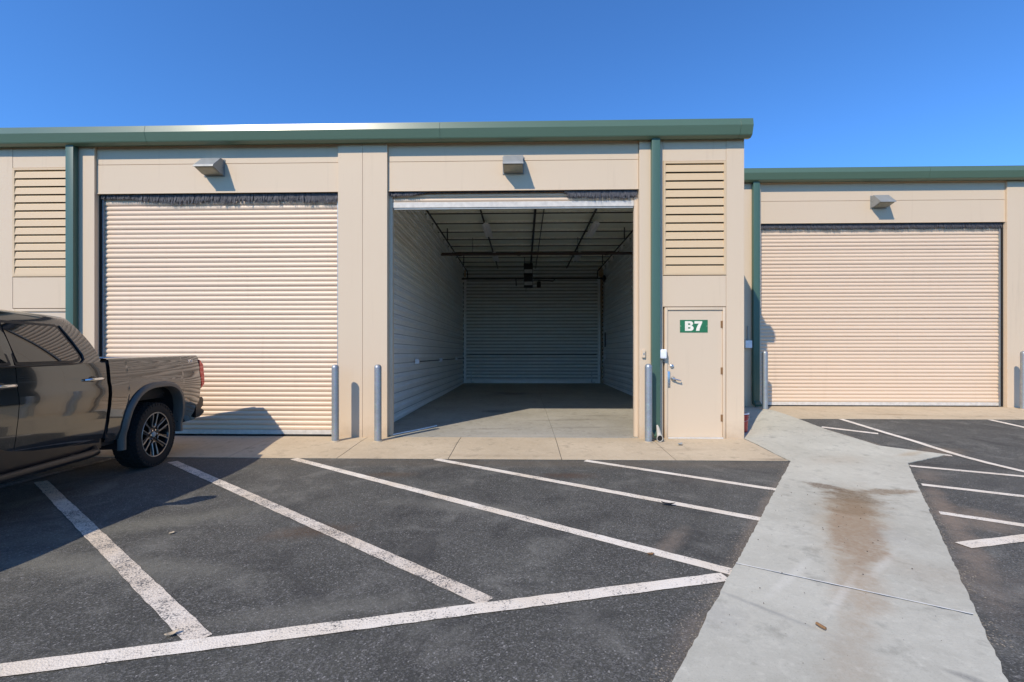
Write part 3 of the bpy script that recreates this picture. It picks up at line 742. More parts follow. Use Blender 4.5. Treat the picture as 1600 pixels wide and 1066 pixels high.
lathe('disc', [(0, .03), (.16, .03), (.168, .024), (.168, .0), (.155, .0), (.155, .018), (0, .018)], 'black', t, 32)
lathe('ridge', [(.10, .0305), (.104, .038), (.114, .038), (.118, .0305)], 'black', t, 32)

# ------------------------------------------------------------------ things inside the bay
def strip_light(x, y, L, label):
    t = thing('strip_light', label, 'ceiling light', (x, y, 4.86), 'strip lights under the bay ceiling', world=False)
    prof = [(-.03, .12), (-.11, .055), (-.11, .045), (-.03, .07), (.03, .07), (.11, .045), (.11, .055), (.03, .12)]
    m = len(prof); vs = [(a, -L/2, z) for a, z in prof]+[(a, L/2, z) for a, z in prof]
    obj('reflector', mesh('reflector', vs, [(i, (i+1) % m, m+(i+1) % m, m+i) for i in range(m)]+[tuple(range(m))[::-1], tuple(range(m, 2*m))]), 'white_pl', t)
    for s in (-1, 1):
        tube('lamp_tube', [(s*.06, -L/2+.04, .03), (s*.06, L/2-.04, .03)], .016, 'white_pl', t, 10)
        for e in (-1, 1): box('lamp_holder', s*.06-.012, s*.06+.012, e*(L/2-.04)-.01, e*(L/2-.04)+.01, .02, .068, 'white_pl', t)
        tube('hanger', [(0, s*L*.35, .12), (0, s*L*.35, .20)], .006, 'zinc', t, 6)
strip_light(-1.02, 13.1, 1.35, 'white strip light under the ceiling, left one nearer the entrance')
strip_light(1.95, 13.1, 1.45, 'white strip light under the ceiling, right one nearer the entrance')
strip_light(-1.02, 16.7, 1.35, 'white strip light under the ceiling, left one nearer the rear door')
strip_light(1.95, 16.7, 1.35, 'white strip light under the ceiling, right one nearer the rear door')
t = thing('sprinkler_main', 'rust red pipe crossing the bay under the ceiling', 'pipe', (0, 14.4, 4.55), world=False)
tube('pipe', [(-2.60, 0, 0), (3.45, 0, 0)], .045, 'pipe_red', t, 14)
for x in (-2.0, -.15, 1.5, 2.6): lathe('coupling', [(.047, -.05), (.062, -.05), (.062, .05), (.047, .05)], 'pipe_red', t, 14, (x, 0, 0)).rotation_euler = (0, R(90), 0)
for x in (-1.6, 1.7): tube('hanger_rod', [(x, 0, .04), (x, 0, .52)], .008, 'pipe_black', t, 6)
t = thing('gas_pipe', 'thin black pipe crossing the bay in front of the rear door top', 'pipe', (0, 19.2, 4.56), world=False)
tube('pipe', [(-2.60, 0, 0), (3.45, 0, 0)], .032, 'pipe_black', t, 10)
tube('drop_leg', [(-.32, 0, 0), (-.30, -.02, -.30)], .022, 'pipe_black', t, 8)
tube('branch', [(1.33, 0, 0), (1.2, -.3, -.16), (.62, -.6, -.16), (.40, -.6, -.16)], .022, 'pipe_black', t, 8)
bm = bmesh.new(); bm_tube(bm, [(.62, -.6, -.16), (.62, -.6, -.22), (.62, -.6, -.23), (.62, -.6, -.46), (.62, -.6, -.47)], [.02, .02, .08, .08, .03], 14); obj('regulator', frombm('regulator', bm, 40), 'pipe_black', t)
for x, yy, side in ((-2.30, 12.6, 'left'), (3.02, 12.6, 'right')):
    t = thing('wall_pipe', 'black pipe running back under the ceiling along the %s wall' % side, 'pipe', (x, yy, 4.84), world=False)
    tube('pipe', [(0, -4.3, 0), (0, 6.2, -.06)], .022, 'pipe_black', t, 8)
    for y0 in (-2.5, 1.2, 5.0): tube('hanger', [(0, y0, 0), (0, y0, .42)], .018, 'pipe_black', t, 6)
    tube('drop', [(0, 6.2, -.06), (0, 6.2, -.34)], .02, 'pipe_black', t, 8)
t = thing('unit_heater', 'black hanging unit heater with pale louvered front in mid bay', 'heater', (.18, 17.2, 3.95), world=False)
for s, zb, h in ((0, .0, .42), (1, .46, .40)):
    box('case', -.17, .17, 0, .5, zb, zb+h, 'black', t, .01)
    box('grille_plate', -.155, .155, -.012, -.0005, zb+.03, zb+.17, 'grey_pl', t, .004)
    for i in range(3): box('fin', -.15, .15, -.03, -.013, zb+.045+.045*i, zb+.057+.045*i, 'white_pl', t)
for x in (-.14, .14): tube('hanger_rod', [(x, .2, .86), (x, .2, 1.12)], .012, 'pipe_black', t, 6)
tube('pull_cord', [(-.08, -.02, .0), (-.09, -.02, -.22)], .006, 'pipe_black', t, 6)
for i, (y, lb) in enumerate([(10.9, 'nearest the entrance'), (14.0, 'middle of three'), (17.2, 'nearest the rear door')]):
    t = thing('outlet_box', 'white outlet box on the left bay wall, ' + lb, 'outlet', (-2.578, y, 1.17), 'outlet boxes on the left bay wall', world=False)
    box('case', 0, .07, -.05, .05, 0, .115, 'white_pl', t, .006); box('flip_cover', .0705, .09, -.043, .043, .01, .10, 'white_pl', t, .006)
t = thing('wall_conduit', 'thin dark conduit along the left bay wall between outlet boxes', 'conduit', (-2.565, 11, 1.22), world=False)
tube('pipe', [(0, .06, 0), (0, 8.8, 0)], .012, 'pipe_black', t, 8)
for y in (1.5, 4.5, 7.5): box('clip', -.02, .014, y-.012, y+.012, -.018, .018, 'zinc', t)
t = thing('chain_hoist', 'chain hoist and guide beside the rear door on the right wall', 'chain hoist', (3.36, 19.2, .2), world=False)
tube('chain', [(0, 0, .1), (0, 0, 4.3)], .012, 'zinc', t, 6); tube('chain', [(.0, .09, .1), (0, .09, 4.3)], .012, 'zinc', t, 6)
box('chain_keeper', .0, .06, -.06, .12, 1.0, 1.14, 'white_pl', t, .01)
bm = bmesh.new(); bm_tube(bm, [(-.03, .045, 4.35), (.04, .045, 4.35)], .14, 18); obj('chain_wheel', frombm('chain_wheel', bm, 40), 'pipe_black', t)
box('lock_bracket', .02, .07, -.02, .10, 1.5, 2.1, 'pipe_black', t, .005)
# white strip added to imitate a sliver of sunlight at the left jamb
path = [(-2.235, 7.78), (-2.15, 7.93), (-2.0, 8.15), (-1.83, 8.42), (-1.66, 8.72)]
t = tag(tube('sun_sliver_strip', [(x, y, fz(x, y)+.016) for x, y in path], .012, 'white_pl', None, 8), 'white strip imitating a sliver of sunlight on the garage floor at the left jamb', 'sunlight strip')

# ------------------------------------------------------------------ pickup truck
TR = thing('pickup_truck', 'dark grey crew cab pickup backed up to the closed roll-up door', 'pickup truck', (-5.787, 5.735, -.06), world=False)
TR.rotation_euler = (0, 0, R(-90 + 9.4))
WP = [(.40, .915), (.50, .945), (.60, .972), (.75, .992), (.90, 1.008), (1.02, 1.016), (1.10, 1.012), (1.16, 1.000), (1.24, .996), (1.32, .990), (1.40, .978), (1.455, .955)]
def lerp(a, b, t): return a + (b-a)*t
def wz(z):
    if z <= WP[0][0]: return WP[0][1]
    for (a, p), (b, q) in zip(WP, WP[1:]):
        if z <= b:
            return lerp(p, q, S((z-a)/(b-a))*.5 + .5*(z-a)/(b-a))
    return WP[-1][1]
def hw(x, z):
    w = wz(z)
    if x > 3.9: w -= .16*((x-3.9)/.75)**2
    if x < -.75: w -= .022*((-.75-x)/.35)**2
    if x > .2: w -= .012*(x-.2)**2
    # the shoulder above the rear wheel swells a little
    w += .010*math.exp(-((x-.1)/.7)**2)*math.exp(-((z-1.1)/.25)**2)
    return w
def arch(x, xc, zb, half=.565, top=1.045):
    q = abs(x-xc)/half
    return zb if q >= 1 else zb + (top-zb)*(1-q**2.9)**(1/2.5)
def side(name, x0, x1, zb, zt, mat, s, nx=30, nz=18, parent=TR, off=0, th=.02, arc_x=None):
    xs = fr(x0, x1, nx)
    if arc_x is not None:
        for d in (.565, .5649, .563, .558, .55, .535, .51, .48): xs += [arc_x-d, arc_x+d]
        xs = sorted(x for x in set(xs) if x0 <= x <= x1)
    vs = []; n = nz+1
    for x in xs:
        b, t = zb(x), zt(x)
        for j in range(n):
            z = lerp(b, t, j/nz); vs.append((x, s*(hw(x, z)+off), z))
    fs = [(i*n+j, (i+1)*n+j, (i+1)*n+j+1, i*n+j+1) for i in range(len(xs)-1) for j in range(nz)]
    if s < 0: fs = [f[::-1] for f in fs]
    me = bpy.data.meshes.new(name); me.from_pydata(vs, [], [f[::-1] for f in fs]); me.update(); shade(me, 50)
    o = obj(name, me, mat, parent)
    md = o.modifiers.new('thick', 'SOLIDIFY'); md.thickness = th; md.offset = -1
    md = o.modifiers.new('edges', 'EDGE_SPLIT'); md.split_angle = R(45)
    return o
belt = lambda x: 1.372 - .014*(x-.9)
rail = lambda x: 1.418 - .016*x
ROCK = .50
body = TR
for s in (1, -1):
    bed = side('bed_side', -1.06, .845, lambda x: arch(x, 0, .47), rail, 'paint', s, 40, 22, arc_x=0)
    side('rear_door', .900, 1.935, lambda x: ROCK+.03, belt, 'paint', s, 16, 22)
    side('front_door', 1.942, 3.03, lambda x: ROCK+.03, belt, 'paint', s, 16, 22)
    side('front_fender', 3.038, 4.50, lambda x: arch(x, 3.745, .47), lambda x: min(belt(x), 1.335 - .10*max(0, (x-3.9)/.6)**2), 'paint', s, 34, 20, arc_x=3.745)
    side('rocker_panel', .925, 3.16, lambda x: .40, lambda x: ROCK+.026, 'paint', s, 6, 5)
    # flares
    for xc in (0, 3.745):
        pts = []
        for i in range(61):
            a = math.pi*i/60; cx, sz = math.cos(a), math.sin(a)
            pts.append((xc+.565*math.copysign(abs(cx)**(2/2.9), cx), .47+.575*abs(sz)**(2/2.7)))
        pts = [(xc+.565, .33), (xc+.565, .40)] + pts + [(xc-.565, .40), (xc-.565, .36)]
        vs = []; m = 7
        for i, (x, z) in enumerate(pts):
            a, b = pts[max(i-1, 0)], pts[min(i+1, len(pts)-1)]
            d = Vector((b[0]-a[0], b[1]-a[1])).normalized(); nn = Vector((d.y, -d.x))
            if nn.dot(Vector((x-xc, z-.45))) < 0: nn = -nn
            for o_, yy in ((-.012, -.09), (-.014, .020), (-.004, .036), (.03, .040), (.045, .030), (.060, .012), (.063, -.02)):
                X, Z = x+nn.x*o_, z+nn.y*o_
                vs.append((X, s*(hw(X, max(Z, .5))+yy), Z))
        fs = [(i*m+j, (i+1)*m+j, (i+1)*m+j+1, i*m+j+1) for i in range(len(pts)-1) for j in range(m-1)]
        obj('wheel_flare', mesh('wheel_flare', vs, fs, 45), 'flare', TR)
        # liner of the wheel house
        vs = []
        for x, z in pts: vs += [(x, s*.94, z+.004), (x, s*.45, z+.004)]
        fs = [(2*i, 2*i+1, 2*i+3, 2*i+2) for i in range(len(pts)-1)] + [tuple(2*i+1 for i in range(len(pts)))]
        obj('wheel_house', mesh('wheel_house', vs, fs), 'black', TR)
    # step bar
    bm = bmesh.new(); bm_tube(bm, [(.98, s*.90, .44), (1.05, s*.985, .405), (1.2, s*1.0, .40), (3.0, s*1.0, .40), (3.12, s*.985, .405), (3.18, s*.90, .44)], .042, 12)
    for x in (1.3, 2.1, 2.9): bm_box(bm, x-.03, x+.03, s*.70, s*.98, .40, .43)
    obj('step_bar', frombm('step_bar', bm, 50), 'trim', TR)
    # handles
    for x, z in ((1.085, 1.195), (2.08, 1.185)):
        y = s*hw(x, z)
        h = bpy.data.objects.new('x', None)
        bm = bmesh.new(); bmesh.ops.create_uvsphere(bm, u_segments=16, v_segments=8, radius=1, matrix=Matrix.Translation((x+.01, y-s*.008, z)) @ Matrix.Diagonal((.075, .014, .038, 1)))
        cup = obj('door_handle', frombm('door_handle', bm, 60), 'trim', TR)
        bm = bmesh.new(); bm_tube(bm, [(x-.115, y-s*.002, z+.004), (x-.10, y+s*.026, z+.004), (x-.05, y+s*.036, z+.003), (x+.05, y+s*.036, z), (x+.10, y+s*.028, z-.002), (x+.115, y, z-.003)], [.012, .016, .017, .017, .016, .012], 10)
        obj('grip', frombm('grip', bm, 50), 'chrome' if x < 2 or True else 'paint', cup)
        bpy.data.objects.remove(h)
    # mirrors
    bm = bmesh.new(); bmesh.ops.create_cube(bm, size=1, matrix=Matrix.Translation((2.78, s*1.17, 1.40)) @ Matrix.Diagonal((.13, .24, .25, 1)))
    bmesh.ops.bevel(bm, geom=bm.edges[:], offset=.045, segments=3, affect='EDGES')
    mi = obj('side_mirror', frombm('side_mirror', bm, 50), 'paint', TR)
    bm = bmesh.new(); bm_tube(bm, [(2.84, s*.97, 1.335), (2.80, s*1.06, 1.335), (2.78, s*1.12, 1.35)], [.05, .035, .03], 10); obj('mirror_arm', frombm('mirror_arm', bm, 50), 'trim', mi)
    box('mirror_glass', 2.708, 2.7145, s*1.08, s*1.26, 1.32, 1.48, 'chrome', mi)

# dark inner body behind the shut lines
bm = bmesh.new()
bm_box(bm, .90, 3.1, -.935, .935, .42, 1.34); bm_box(bm, 3.1, 3.17, -.90, .90, .42, 1.28)
obj('inner_body', frombm('inner_body', bm), 'trim', TR)
bm = bmesh.new(); bm_box(bm, -1.0, 4.3, -.44, .44, .36, .50); bm_box(bm, -.15, .15, -.7, .7, .34, .48)
bm_box(bm, .60, .90, -.88, .88, .42, .58); bm_box(bm, -1.0, -.62, -.85, .85, .50, .66)
obj('chassis', frombm('chassis', bm), 'black', TR)
# load bed
bm = bmesh.new()
bm_box(bm, -1.05, .86, -.80, .80, .86, .90); bm_box(bm, .82, .862, -.955, .955, .52, 1.385)
for s in (1, -1): bm_box(bm, -1.05, .81, s*.80, s*.83, .905, 1.38)
obj('bed_liner', frombm('bed_liner', bm), 'black', TR)
for s in (1, -1):
    xs = fr(-1.06, .865, 14); vs = []; n = 5
    for x in xs:
        z = rail(x); w = hw(x, z)
        for y, dz in ((w-.002, -.001), (w-.014, .012), (w-.05, .016), (.83, .014), (.79, -.03)): vs.append((x, s*y, z+dz))
    obj('rail_cap', mesh('rail_cap', vs, [(i*n+j, i*n+j+1, (i+1)*n+j+1, (i+1)*n+j) for i in range(14) for j in range(n-1)], 50), 'paint', TR)
tg = box('tailgate', -1.125, -1.065, -.82, .82, .74, 1.425, 'paint', TR, .018)
box('tailgate_handle', -1.14, -1.1255, -.14, .14, 1.22, 1.31, 'trim', tg, .008)
for s in (1, -1):
    prof = [(-1.058, 1.375), (-1.135, 1.365), (-1.20, 1.30), (-1.205, 1.15), (-1.19, 1.02), (-1.13, .955), (-1.10, .94), (-1.085, 1.00), (-1.075, 1.15)]
    m = len(prof); vs = [(x, s*.825, z) for x, z in prof] + [(x+.006, s*(hw(-1.05, z)+.004 if i in (0, 7, 8) else hw(-1.05, z)-.008), z) for i, (x, z) in enumerate(prof)]
    tl = obj('tail_light', mesh('tail_light', vs, [(i, (i+1) % m, m+(i+1) % m, m+i) for i in range(m)]+[tuple(range(m))[::-1], tuple(range(m, 2*m))], 40), 'taillight', TR)
    for i in range(8):
        z = .99+i*.042; box('lens_rib', -1.166+abs(i-4)*.003, -1.09, s*(hw(-1.05, z)-.012), s*(hw(-1.05, z)+.0005), z, z+.012, 'taillight', tl)
    box('lamp_bezel', -1.066, -1.059, s*.83, s*(hw(-1.05, 1.2)-.003), .93, 1.38, 'trim', tl)
    # bumper corner with its step
    bx = [(-1.03, .80), (-1.20, .80), (-1.235, .76), (-1.225, .66), (-1.16, .63), (-1.255, .585), (-1.25, .55), (-1.13, .50), (-1.02, .50)]
    m = len(bx); vs = [(x, s*.25, z) for x, z in bx]+[(x, s*.86, z) for x, z in bx]+[(x+.055, s*.975, z) for x, z in bx]
    obj('rear_bumper', mesh('rear_bumper', vs, [(k*m+i, k*m+(i+1) % m, (k+1)*m+(i+1) % m, (k+1)*m+i) for k in range(2) for i in range(m)]+[tuple(range(m))[::-1], tuple(range(2*m, 3*m))], 35), 'trim', TR)
box('bumper_centre', -1.22, -1.04, -.25, .25, .54, .74, 'trim', TR, .02)

# cab upper
ZB0, ZB1 = 1.372, 1.845
def cabP(u, t, s=1, off=0.):
    xb, xt = lerp(.905, 3.52, u), lerp(1.08, 2.55, u)
    # the rear pillar sweeps
    x = lerp(xb, xt, max(t, 0.)**(1+.9*max(0., 1-u)**3))
    z = lerp(belt(xb), ZB1 - .05*max(0, u-.75)/.25 - .018*(1-u)**3, t)
    y = .982 - .155*t - .055*t*t - .05*u**6*t + off - .03*(1-u)**8 - .012*max(0., x-.2)**2*(1-.5*t)
    return (x, s*y, z)
US = [0, .02, .05, .09, .14, .2, .28, .36, .44, .52, .6, .68, .76, .84, .9, .95, .98, 1]; TSS = fr(0, 1, 8)
vs = []; ncol = 0
for u in US:
    row = [cabP(u, t) for t in TSS]
    xt, yt, zt = row[-1]
    roof = [(xt, yt-.03, zt+.022), (xt, yt-.09, zt+.040), (xt, yt*.6, zt+.058), (xt, 0, zt+.064)]
    row = row + roof + [(a, -b, c) for a, b, c in (row+roof)[-2::-1]]
    ncol = len(row); vs += row
fs = [(i*ncol+j, i*ncol+j+1, (i+1)*ncol+j+1, (i+1)*ncol+j) for i in range(len(US)-1) for j in range(ncol-1)]
cab = obj('cab_shell', mesh('cab_shell', vs, fs, 42), 'paint', TR)
me = mesh('windshield', vs[-ncol:], [tuple(range(ncol))]); obj('windshield', me, 'glass', TR)
me = mesh('rear_window', vs[:ncol], [tuple(range(ncol))]); rw = obj('rear_window', me, 'paint', TR)
q = [Vector(cabP(0, t, s)) for t, s in ((.30, 1), (.90, 1), (.90, -1), (.30, -1))]
q = [Vector((v.x-.006, v.y*.86, v.z)) for v in q]; obj('pane', mesh('pane', q, [(0, 1, 2, 3)]), 'glass', rw)

def round_poly(pts, rads, n=6):
    out = []
    m = len(pts)
    for i in range(m):
        p = Vector(pts[i]); a = (Vector(pts[i-1])-p); b = (Vector(pts[(i+1) % m])-p); r = rads[i]
        A = p + a.normalized()*min(r, a.length*.45); Bb = p + b.normalized()*min(r, b.length*.45)
        for k_ in range(n+1):
            t = k_/n; out.append((1-t)**2*A + 2*t*(1-t)*p + t*t*Bb)
    return out
# window outlines in metres on the side of the cab: (x along, height fraction)
def inv(x, t, z_only=False):
    lo, hi = -.1, 1.1
    for _ in range(40):
        md = (lo+hi)/2
        if cabP(md, t)[0] < x: lo = md
        else: hi = md
    return (lo+hi)/2
def side_patch(name, outline, off, mat, parent, s):
    pts = [cabP(inv(x, t), t, s, off) for x, t in outline]
    c = (sum(p[0] for p in outline)/len(outline), sum(p[1] for p in outline)/len(outline))
    rings = []
    vs = []; n = len(outline)
    for f in (1, .66, .33):
        for x, t in outline:
            xx, tt = lerp(c[0], x, f), lerp(c[1], t, f); vs.append(cabP(inv(xx, tt), tt, s, off))
    vs.append(cabP(inv(*c), c[1], s, off))
    fs = [(k_*n+i, k_*n+(i+1) % n, (k_+1)*n+(i+1) % n, (k_+1)*n+i) for k_ in range(2) for i in range(n)] + [(2*n+i, 2*n+(i+1) % n, 3*n) for i in range(n)]
    me = mesh(name, vs, fs, 180)
    nr = []
    for v in vs:                                     # exact surface normals: a smooth pane
        t_ = max(0., min(1., (v[2]-belt(v[0]))/(ZB1-belt(v[0])))); u_ = inv(v[0], t_)
        du = Vector(cabP(u_+.02, t_, s, 0))-Vector(cabP(u_-.02, t_, s, 0)); dt = Vector(cabP(u_, t_+.02, s, 0))-Vector(cabP(u_, t_-.02, s, 0))
        q_ = du.cross(dt).normalized(); nr.append(q_ if q_.y*s > 0 else -q_)
    me.normals_split_custom_set_from_vertices(nr)
    return obj(name, me, mat, parent)
def scale_poly(poly, k_): 
    c = Vector((sum(p[0] for p in poly)/len(poly), sum(p[1] for p in poly)/len(poly)))
    return [(p[0] - math.copysign(min(abs(p[0]-c.x), k_), p[0]-c.x)*1, p[1] - math.copysign(min(abs(p[1]-c.y), k_*2.1), p[1]-c.y)) for p in poly]
for s in (1, -1):
    rear = [(1.17, .02), (1.31, .86), (1.935, .86), (1.935, .02)]
    frnt = [(1.975, .02), (1.975, .86), (2.50, .84), (3.20, .06), (3.16, .02)]
    for nm, pl, rd_ in (('rear_side_window', rear, (.20, .05, .02, .02)), ('front_side_window', frnt, (.02, .02, .12, .05, .03))):
        surround = side_patch(nm, round_poly(pl, rd_), .006, 'trim', TR, s)
        c = Vector((sum(p[0] for p in pl)/len(pl), sum(p[1] for p in pl)/len(pl)))
        g = [(p[0] + (.028 if p[0] < c.x else -.022), p[1] + (.055 if p[1] < c.y else -.05)) for p in pl]
        side_patch('pane', round_poly(g, [r*.85 for r in rd_]), .011, 'glass', surround, s)
    # bright bead under and behind the glass
    bead = [(3.10, -.005), (2.0, -.005), (1.36, -.005), (1.22, .01), (1.165, .09), (1.165, .20), (1.225, .55), (1.285, .84)]
    tube('window_bead', [cabP(inv(x, t), t, s, .008) for x, t in bead], .009, 'trim', TR, 8)
# hood, nose
vs = []; n = 13
for i in range(13):
    x = lerp(3.30, 4.52, i/12)
    for j in range(n):
        yy = lerp(-1, 1, j/(n-1)); w = min(.93, hw(x, 1.3)-.03)
        vs.append((x, yy*w, 1.335 - .05*(i/12)**2 - .06*max(0, (i-10)/2)**2 + .045*(1-yy*yy)**.5*.8 + .02*(1 if .25 < abs(yy) < .7 else 0)))
obj('hood', mesh('hood', vs, [(i*n+j, i*n+j+1, (i+1)*n+j+1, (i+1)*n+j) for i in range(12) for j in range(n-1)], 50), 'paint', TR)
box('grille', 4.46, 4.60, -.62, .62, .72, 1.24, 'trim', TR, .03)
for i in range(4): box('grille_bar', 4.601, 4.62, -.56, .56, .80+.1*i, .84+.1*i, 'chrome', TR, .006)
box('front_bumper', 4.36, 4.68, -.86, .86, .42, .70, 'paint', TR, .05)
for s in (1, -1):
    box('headlight', 4.38, 4.56, s*.64, s*.88, .92, 1.20, 'headlight', TR, .03)
    box('tow_hook', 4.66, 4.74, s*.5-.02, s*.5+.02, .46, .54, 'taillight', TR, .01)
# wheels
def wheel(x, s):
    w = bpy.data.objects.new('wheel', None)
    rt, wt = .418, .275
    prof = [(.286, .105), (.293, .130), (.315, .137), (.355, .1375), (.388, .130), (.405, .112), (.4115, .095), (.413, 0)]
    prof = prof + [(r, -h) for r, h in prof[-2::-1]]
    ty = lathe('wheel', prof, 'tyre', TR, 56, (x, s*.853, rt-.004), 'y', 35)
    bm = bmesh.new()                                # tread lugs
    for i in range(44):
        a = 2*math.pi*i/44
        for row, (y0, y1, ph, r) in enumerate(((.080, .134, 0, .411), (.028, .074, .5, .4175), (-.022, .022, 0, .418), (-.074, -.028, .5, .4175), (-.134, -.080, 0, .411))):
            aa = a + ph*2*math.pi/44 + (.03 if row % 2 else -.02)
            m4 = Matrix.Rotation(aa, 4, 'Y') @ Matrix.Translation((r-.006, (y0+y1)/2, 0)) @ Matrix.Rotation(.25 if row % 2 else -.2, 4, 'X') @ Matrix.Diagonal((.016, y1-y0, .040, 1))
            bmesh.ops.create_cube(bm, size=1, matrix=m4)
    for i in range(44):                              # shoulder blocks
        a = 2*math.pi*(i+.25)/44
        for sy in (1, -1):
            bmesh.ops.create_cube(bm, size=1, matrix=Matrix.Rotation(a, 4, 'Y') @ Matrix.Translation((.388, sy*.1325, 0)) @ Matrix.Diagonal((.036, .010, .026 if i % 2 else .034, 1)))
    tr = obj('tread', frombm('tread', bm), 'tyre', ty); tr['kind'] = 'stuff'
    # barrel and black spokes
    f = s
    lathe('rim', [(.292, f*.120), (.288, f*.130), (.276, f*.128), (.268, f*.105), (.258, f*.05), (.25, -f*.09), (.10, -f*.05), (.0, -f*.05)], 'rim_black', ty, 48, None, 'y')
    lathe('rim_edge', [(.277, f*.1285), (.287, f*.1315), (.2905, f*.129)], 'rim_face', ty, 48, None, 'y')
    bm = bmesh.new()
    for i in range(6):
        a = R(30+60*i); m4 = Matrix.Rotation(a, 4, 'Y')
        for e in (-1, 1):
            vsx = [(.06, .078, e*.010), (.06, .078, e*.052), (.16, .098, e*.062), (.274, .114, e*.095), (.274, .114, e*.05), (.16, .098, e*.034)]
            top = [bm.verts.new(m4 @ Vector((a_, f*b_, c_))) for a_, b_, c_ in vsx]; bot = [bm.verts.new(m4 @ Vector((a_, f*(b_-.045), c_))) for a_, b_, c_ in vsx]
            bm.faces.new(top); n6 = 6
            for j in range(n6): bm.faces.new((top[j], top[(j+1) % n6], bot[(j+1) % n6], bot[j]))
    bm_tube(bm, [(0, f*.03, 0), (0, f*.08, 0), (0, f*.088, 0)], [.085, .082, .05], 20)
    bmesh.ops.recalc_face_normals(bm, faces=bm.faces); obj('spokes', frombm('spokes', bm, 30), 'rim_black', ty)
    for i in range(6):                                # machined U outlines
        m4 = Matrix.Rotation(R(30+60*i), 4, 'Y')
        U = [(.272, .120, .046), (.20, .111, .040), (.15, .103, .038)] + [(.125-.030*math.sin(t_), .099, .034*math.cos(t_)) for t_ in [math.pi*k_/8 for k_ in range(9)]] + [(.15, .103, -.038), (.20, .111, -.040), (.272, .120, -.046)]
        bm = bmesh.new(); bm_tube(bm, [m4 @ Vector((a_, f*b_, c_)) for a_, b_, c_ in U], .0085, 6); obj('spoke_edge', frombm('spoke_edge', bm, 50), 'rim_face', ty)
    for i in range(6):
        a = R(60*i); tube('lug_nut', [(.062*math.cos(a), f*.08, .062*math.sin(a)), (.062*math.cos(a), f*.104, .062*math.sin(a))], .010, 'chrome', ty, 6)
    lathe('hub_cap', [(.036, f*.088), (.036, f*.104), (.028, f*.110), (0, f*.111)], 'grey_pl', ty, 24, None, 'y')
    bpy.data.objects.remove(w)
for x in (0, 3.745):
    for s in (1, -1): wheel(x, s)
# bed side badge
def text_mesh(body_, size, ext, offset):
    cu = bpy.data.curves.new('t', 'FONT'); cu.body = body_; cu.size = size; cu.extrude = ext; cu.offset = offset; cu.align_x = 'CENTER'
    o = bpy.data.objects.new('t', cu); col.objects.link(o); dg = bpy.context.evaluated_depsgraph_get()
    me = bpy.data.meshes.new_from_object(o.evaluated_get(dg)); bpy.data.objects.remove(o); me.name = 'badge'; return me
for s in (1, -1):
    me = text_mesh('X31', .075, .003, .002)
    o = obj('badge', me, 'chrome', TR); o.location = (-.80, s*(hw(-.80, 1.36)+.004), 1.335); o.rotation_euler = (R(90-9), 0, R(180 if s > 0 else 0))

# ------------------------------------------------------------------ litter
def leaf(name, x, y, z, L, w, rot, label, cat, mat='leaf', curl=.3):
    vs = []; n = 7
    for i in range(n):
        t = i/(n-1); ww = w*math.sin(math.pi*(.08+.86*t))**.8
        zz = curl*L*(4*(t-.5)**2)*.5
        for j, q in enumerate((-1, -.5, 0, .5, 1)): vs.append((L*(t-.5), q*ww, zz + abs(q)*ww*.7*curl*2 + .003))
    o = obj(name, mesh(name, vs, [(i*5+j, i*5+j+1, (i+1)*5+j+1, (i+1)*5+j) for i in range(n-1) for j in range(4)], 60), mat)
    o.location = (x, y, z); o.rotation_euler = (0, 0, rot)
    md = o.modifiers.new('t', 'SOLIDIFY'); md.thickness = .0015
    return tag(o, label, cat)
leaf('dry_leaf', -1.83, 2.34, -.058, .062, .016, .9, 'small pale dry leaf at the junction of the front stripes', 'leaf', 'apron', .5)
leaf('dry_leaf', .93, 3.37, -.058, .05, .016, .2, 'orange brown dry leaf between the long stripes near the walkway', 'leaf')
leaf('dry_leaf', -2.87, 3.67, -.058, .045, .015, 1.3, 'pale orange leaf on open asphalt between two stripes at left', 'leaf', 'apron')
leaf('dry_leaf', 2.42, 7.15, gz(2.4, 7.15)+.011, .10, .028, .5, 'curled dark brown leaf on the apron before the B7 door', 'leaf', 'grey_pl', .6)
leaf('rubber_scrap', 1.40, 4.47, -.05, .13, .022, -.25, 'black rubber scrap lying on a white stripe', 'scrap', 'black', .3)
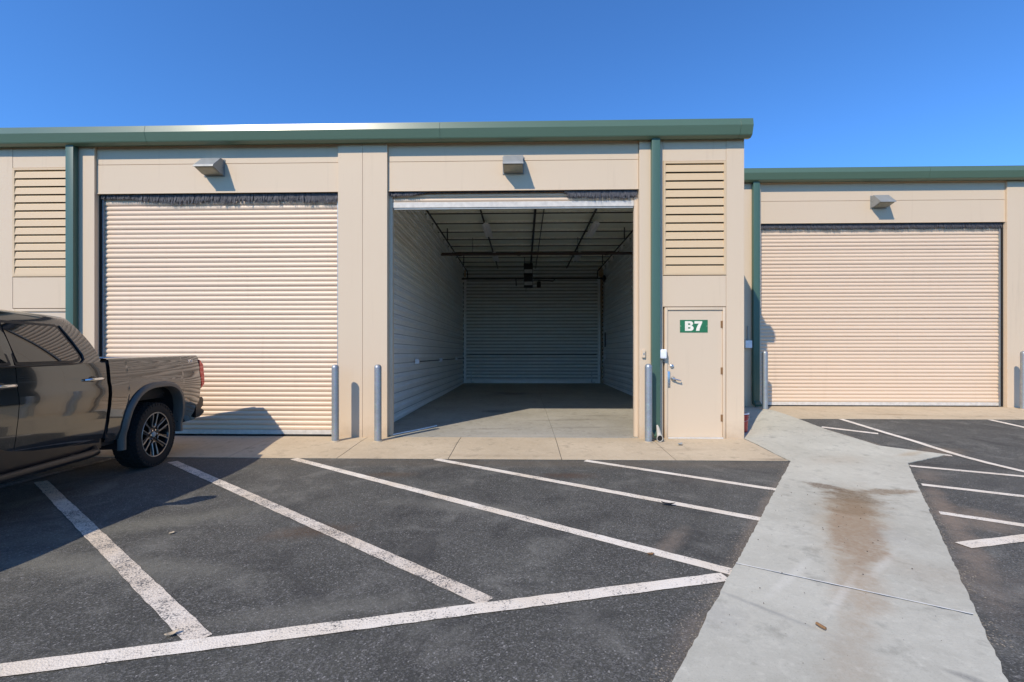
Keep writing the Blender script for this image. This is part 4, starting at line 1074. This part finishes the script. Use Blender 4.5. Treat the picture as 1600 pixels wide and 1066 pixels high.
t = tag(tube('cork_stub', [(1.572, 2.50, -.036), (1.580, 2.475, -.036), (1.590, 2.452, -.036)], [.008, .009, .008], 'leaf', None, 10), 'brown cylindrical stub lying on the near walkway slab', 'stub')
# loose grit along the walkway edges and in the mud
rng = random.Random(3); vs = []; fs = []
def stone(x, y, z, r):
    b = len(vs); a0 = rng.random()*6
    for i in range(4): vs.append((x+r*math.cos(a0+i*1.57)*rng.uniform(.6, 1.2), y+r*math.sin(a0+i*1.57)*rng.uniform(.6, 1.2), z+r*.2))
    vs.append((x, y, z+r*rng.uniform(.6, 1.0))); vs.append((x, y, z-r*.3))
    for i in range(4): fs.extend([(b+i, b+(i+1) % 4, b+4), (b+(i+1) % 4, b+i, b+5)])
for A, B2, sd in (((-.2, .83), (3.62, 6.30), -1), ((1.3, .9), (5.10, 6.22), 1), ((5.28, 8.5), (5.5, 7.2), 1)):
    A = Vector(A); B2 = Vector(B2); d = (B2-A).normalized(); n = Vector((d.y, -d.x))*sd
    for i in range(1500):
        q = A + (B2-A)*rng.random() + n*abs(rng.gauss(0, .045)); 
        if mnoise.noise((q.x*1.6, q.y*1.6, 4)) < -.15: continue
        stone(q.x, q.y, gz(q.x, q.y), rng.uniform(.002, .0075))
struct(obj('loose_gravel', mesh('loose_gravel', vs, fs), plain('grit', (.19, .165, .13), .9, 0, .3, .5, 90)), 'stuff')
vs = []; fs = []
for i in range(130):
    u = rng.random(); c = Vector((1.35, 2.3)).lerp(Vector((3.4, 5.0)), u); q = c + Vector((rng.gauss(0, .32), rng.gauss(0, .22)))
    stone(q.x, q.y, gz(q.x, q.y)+.014, rng.choice((.002, .0025, .003, .004, .006)))
for i in range(26): stone(rng.uniform(3.9, 5.2), rng.uniform(6.6, 9.4), gz(4.6, 8)+.02, .006)
struct(obj('dirt_crumbs', mesh('dirt_crumbs', vs, fs), plain('dirt', (.10, .075, .05), .9, 0, .2, .5, 90)), 'stuff')
for o in list(bpy.data.objects):
    if o.get('_w'): del o['_w']
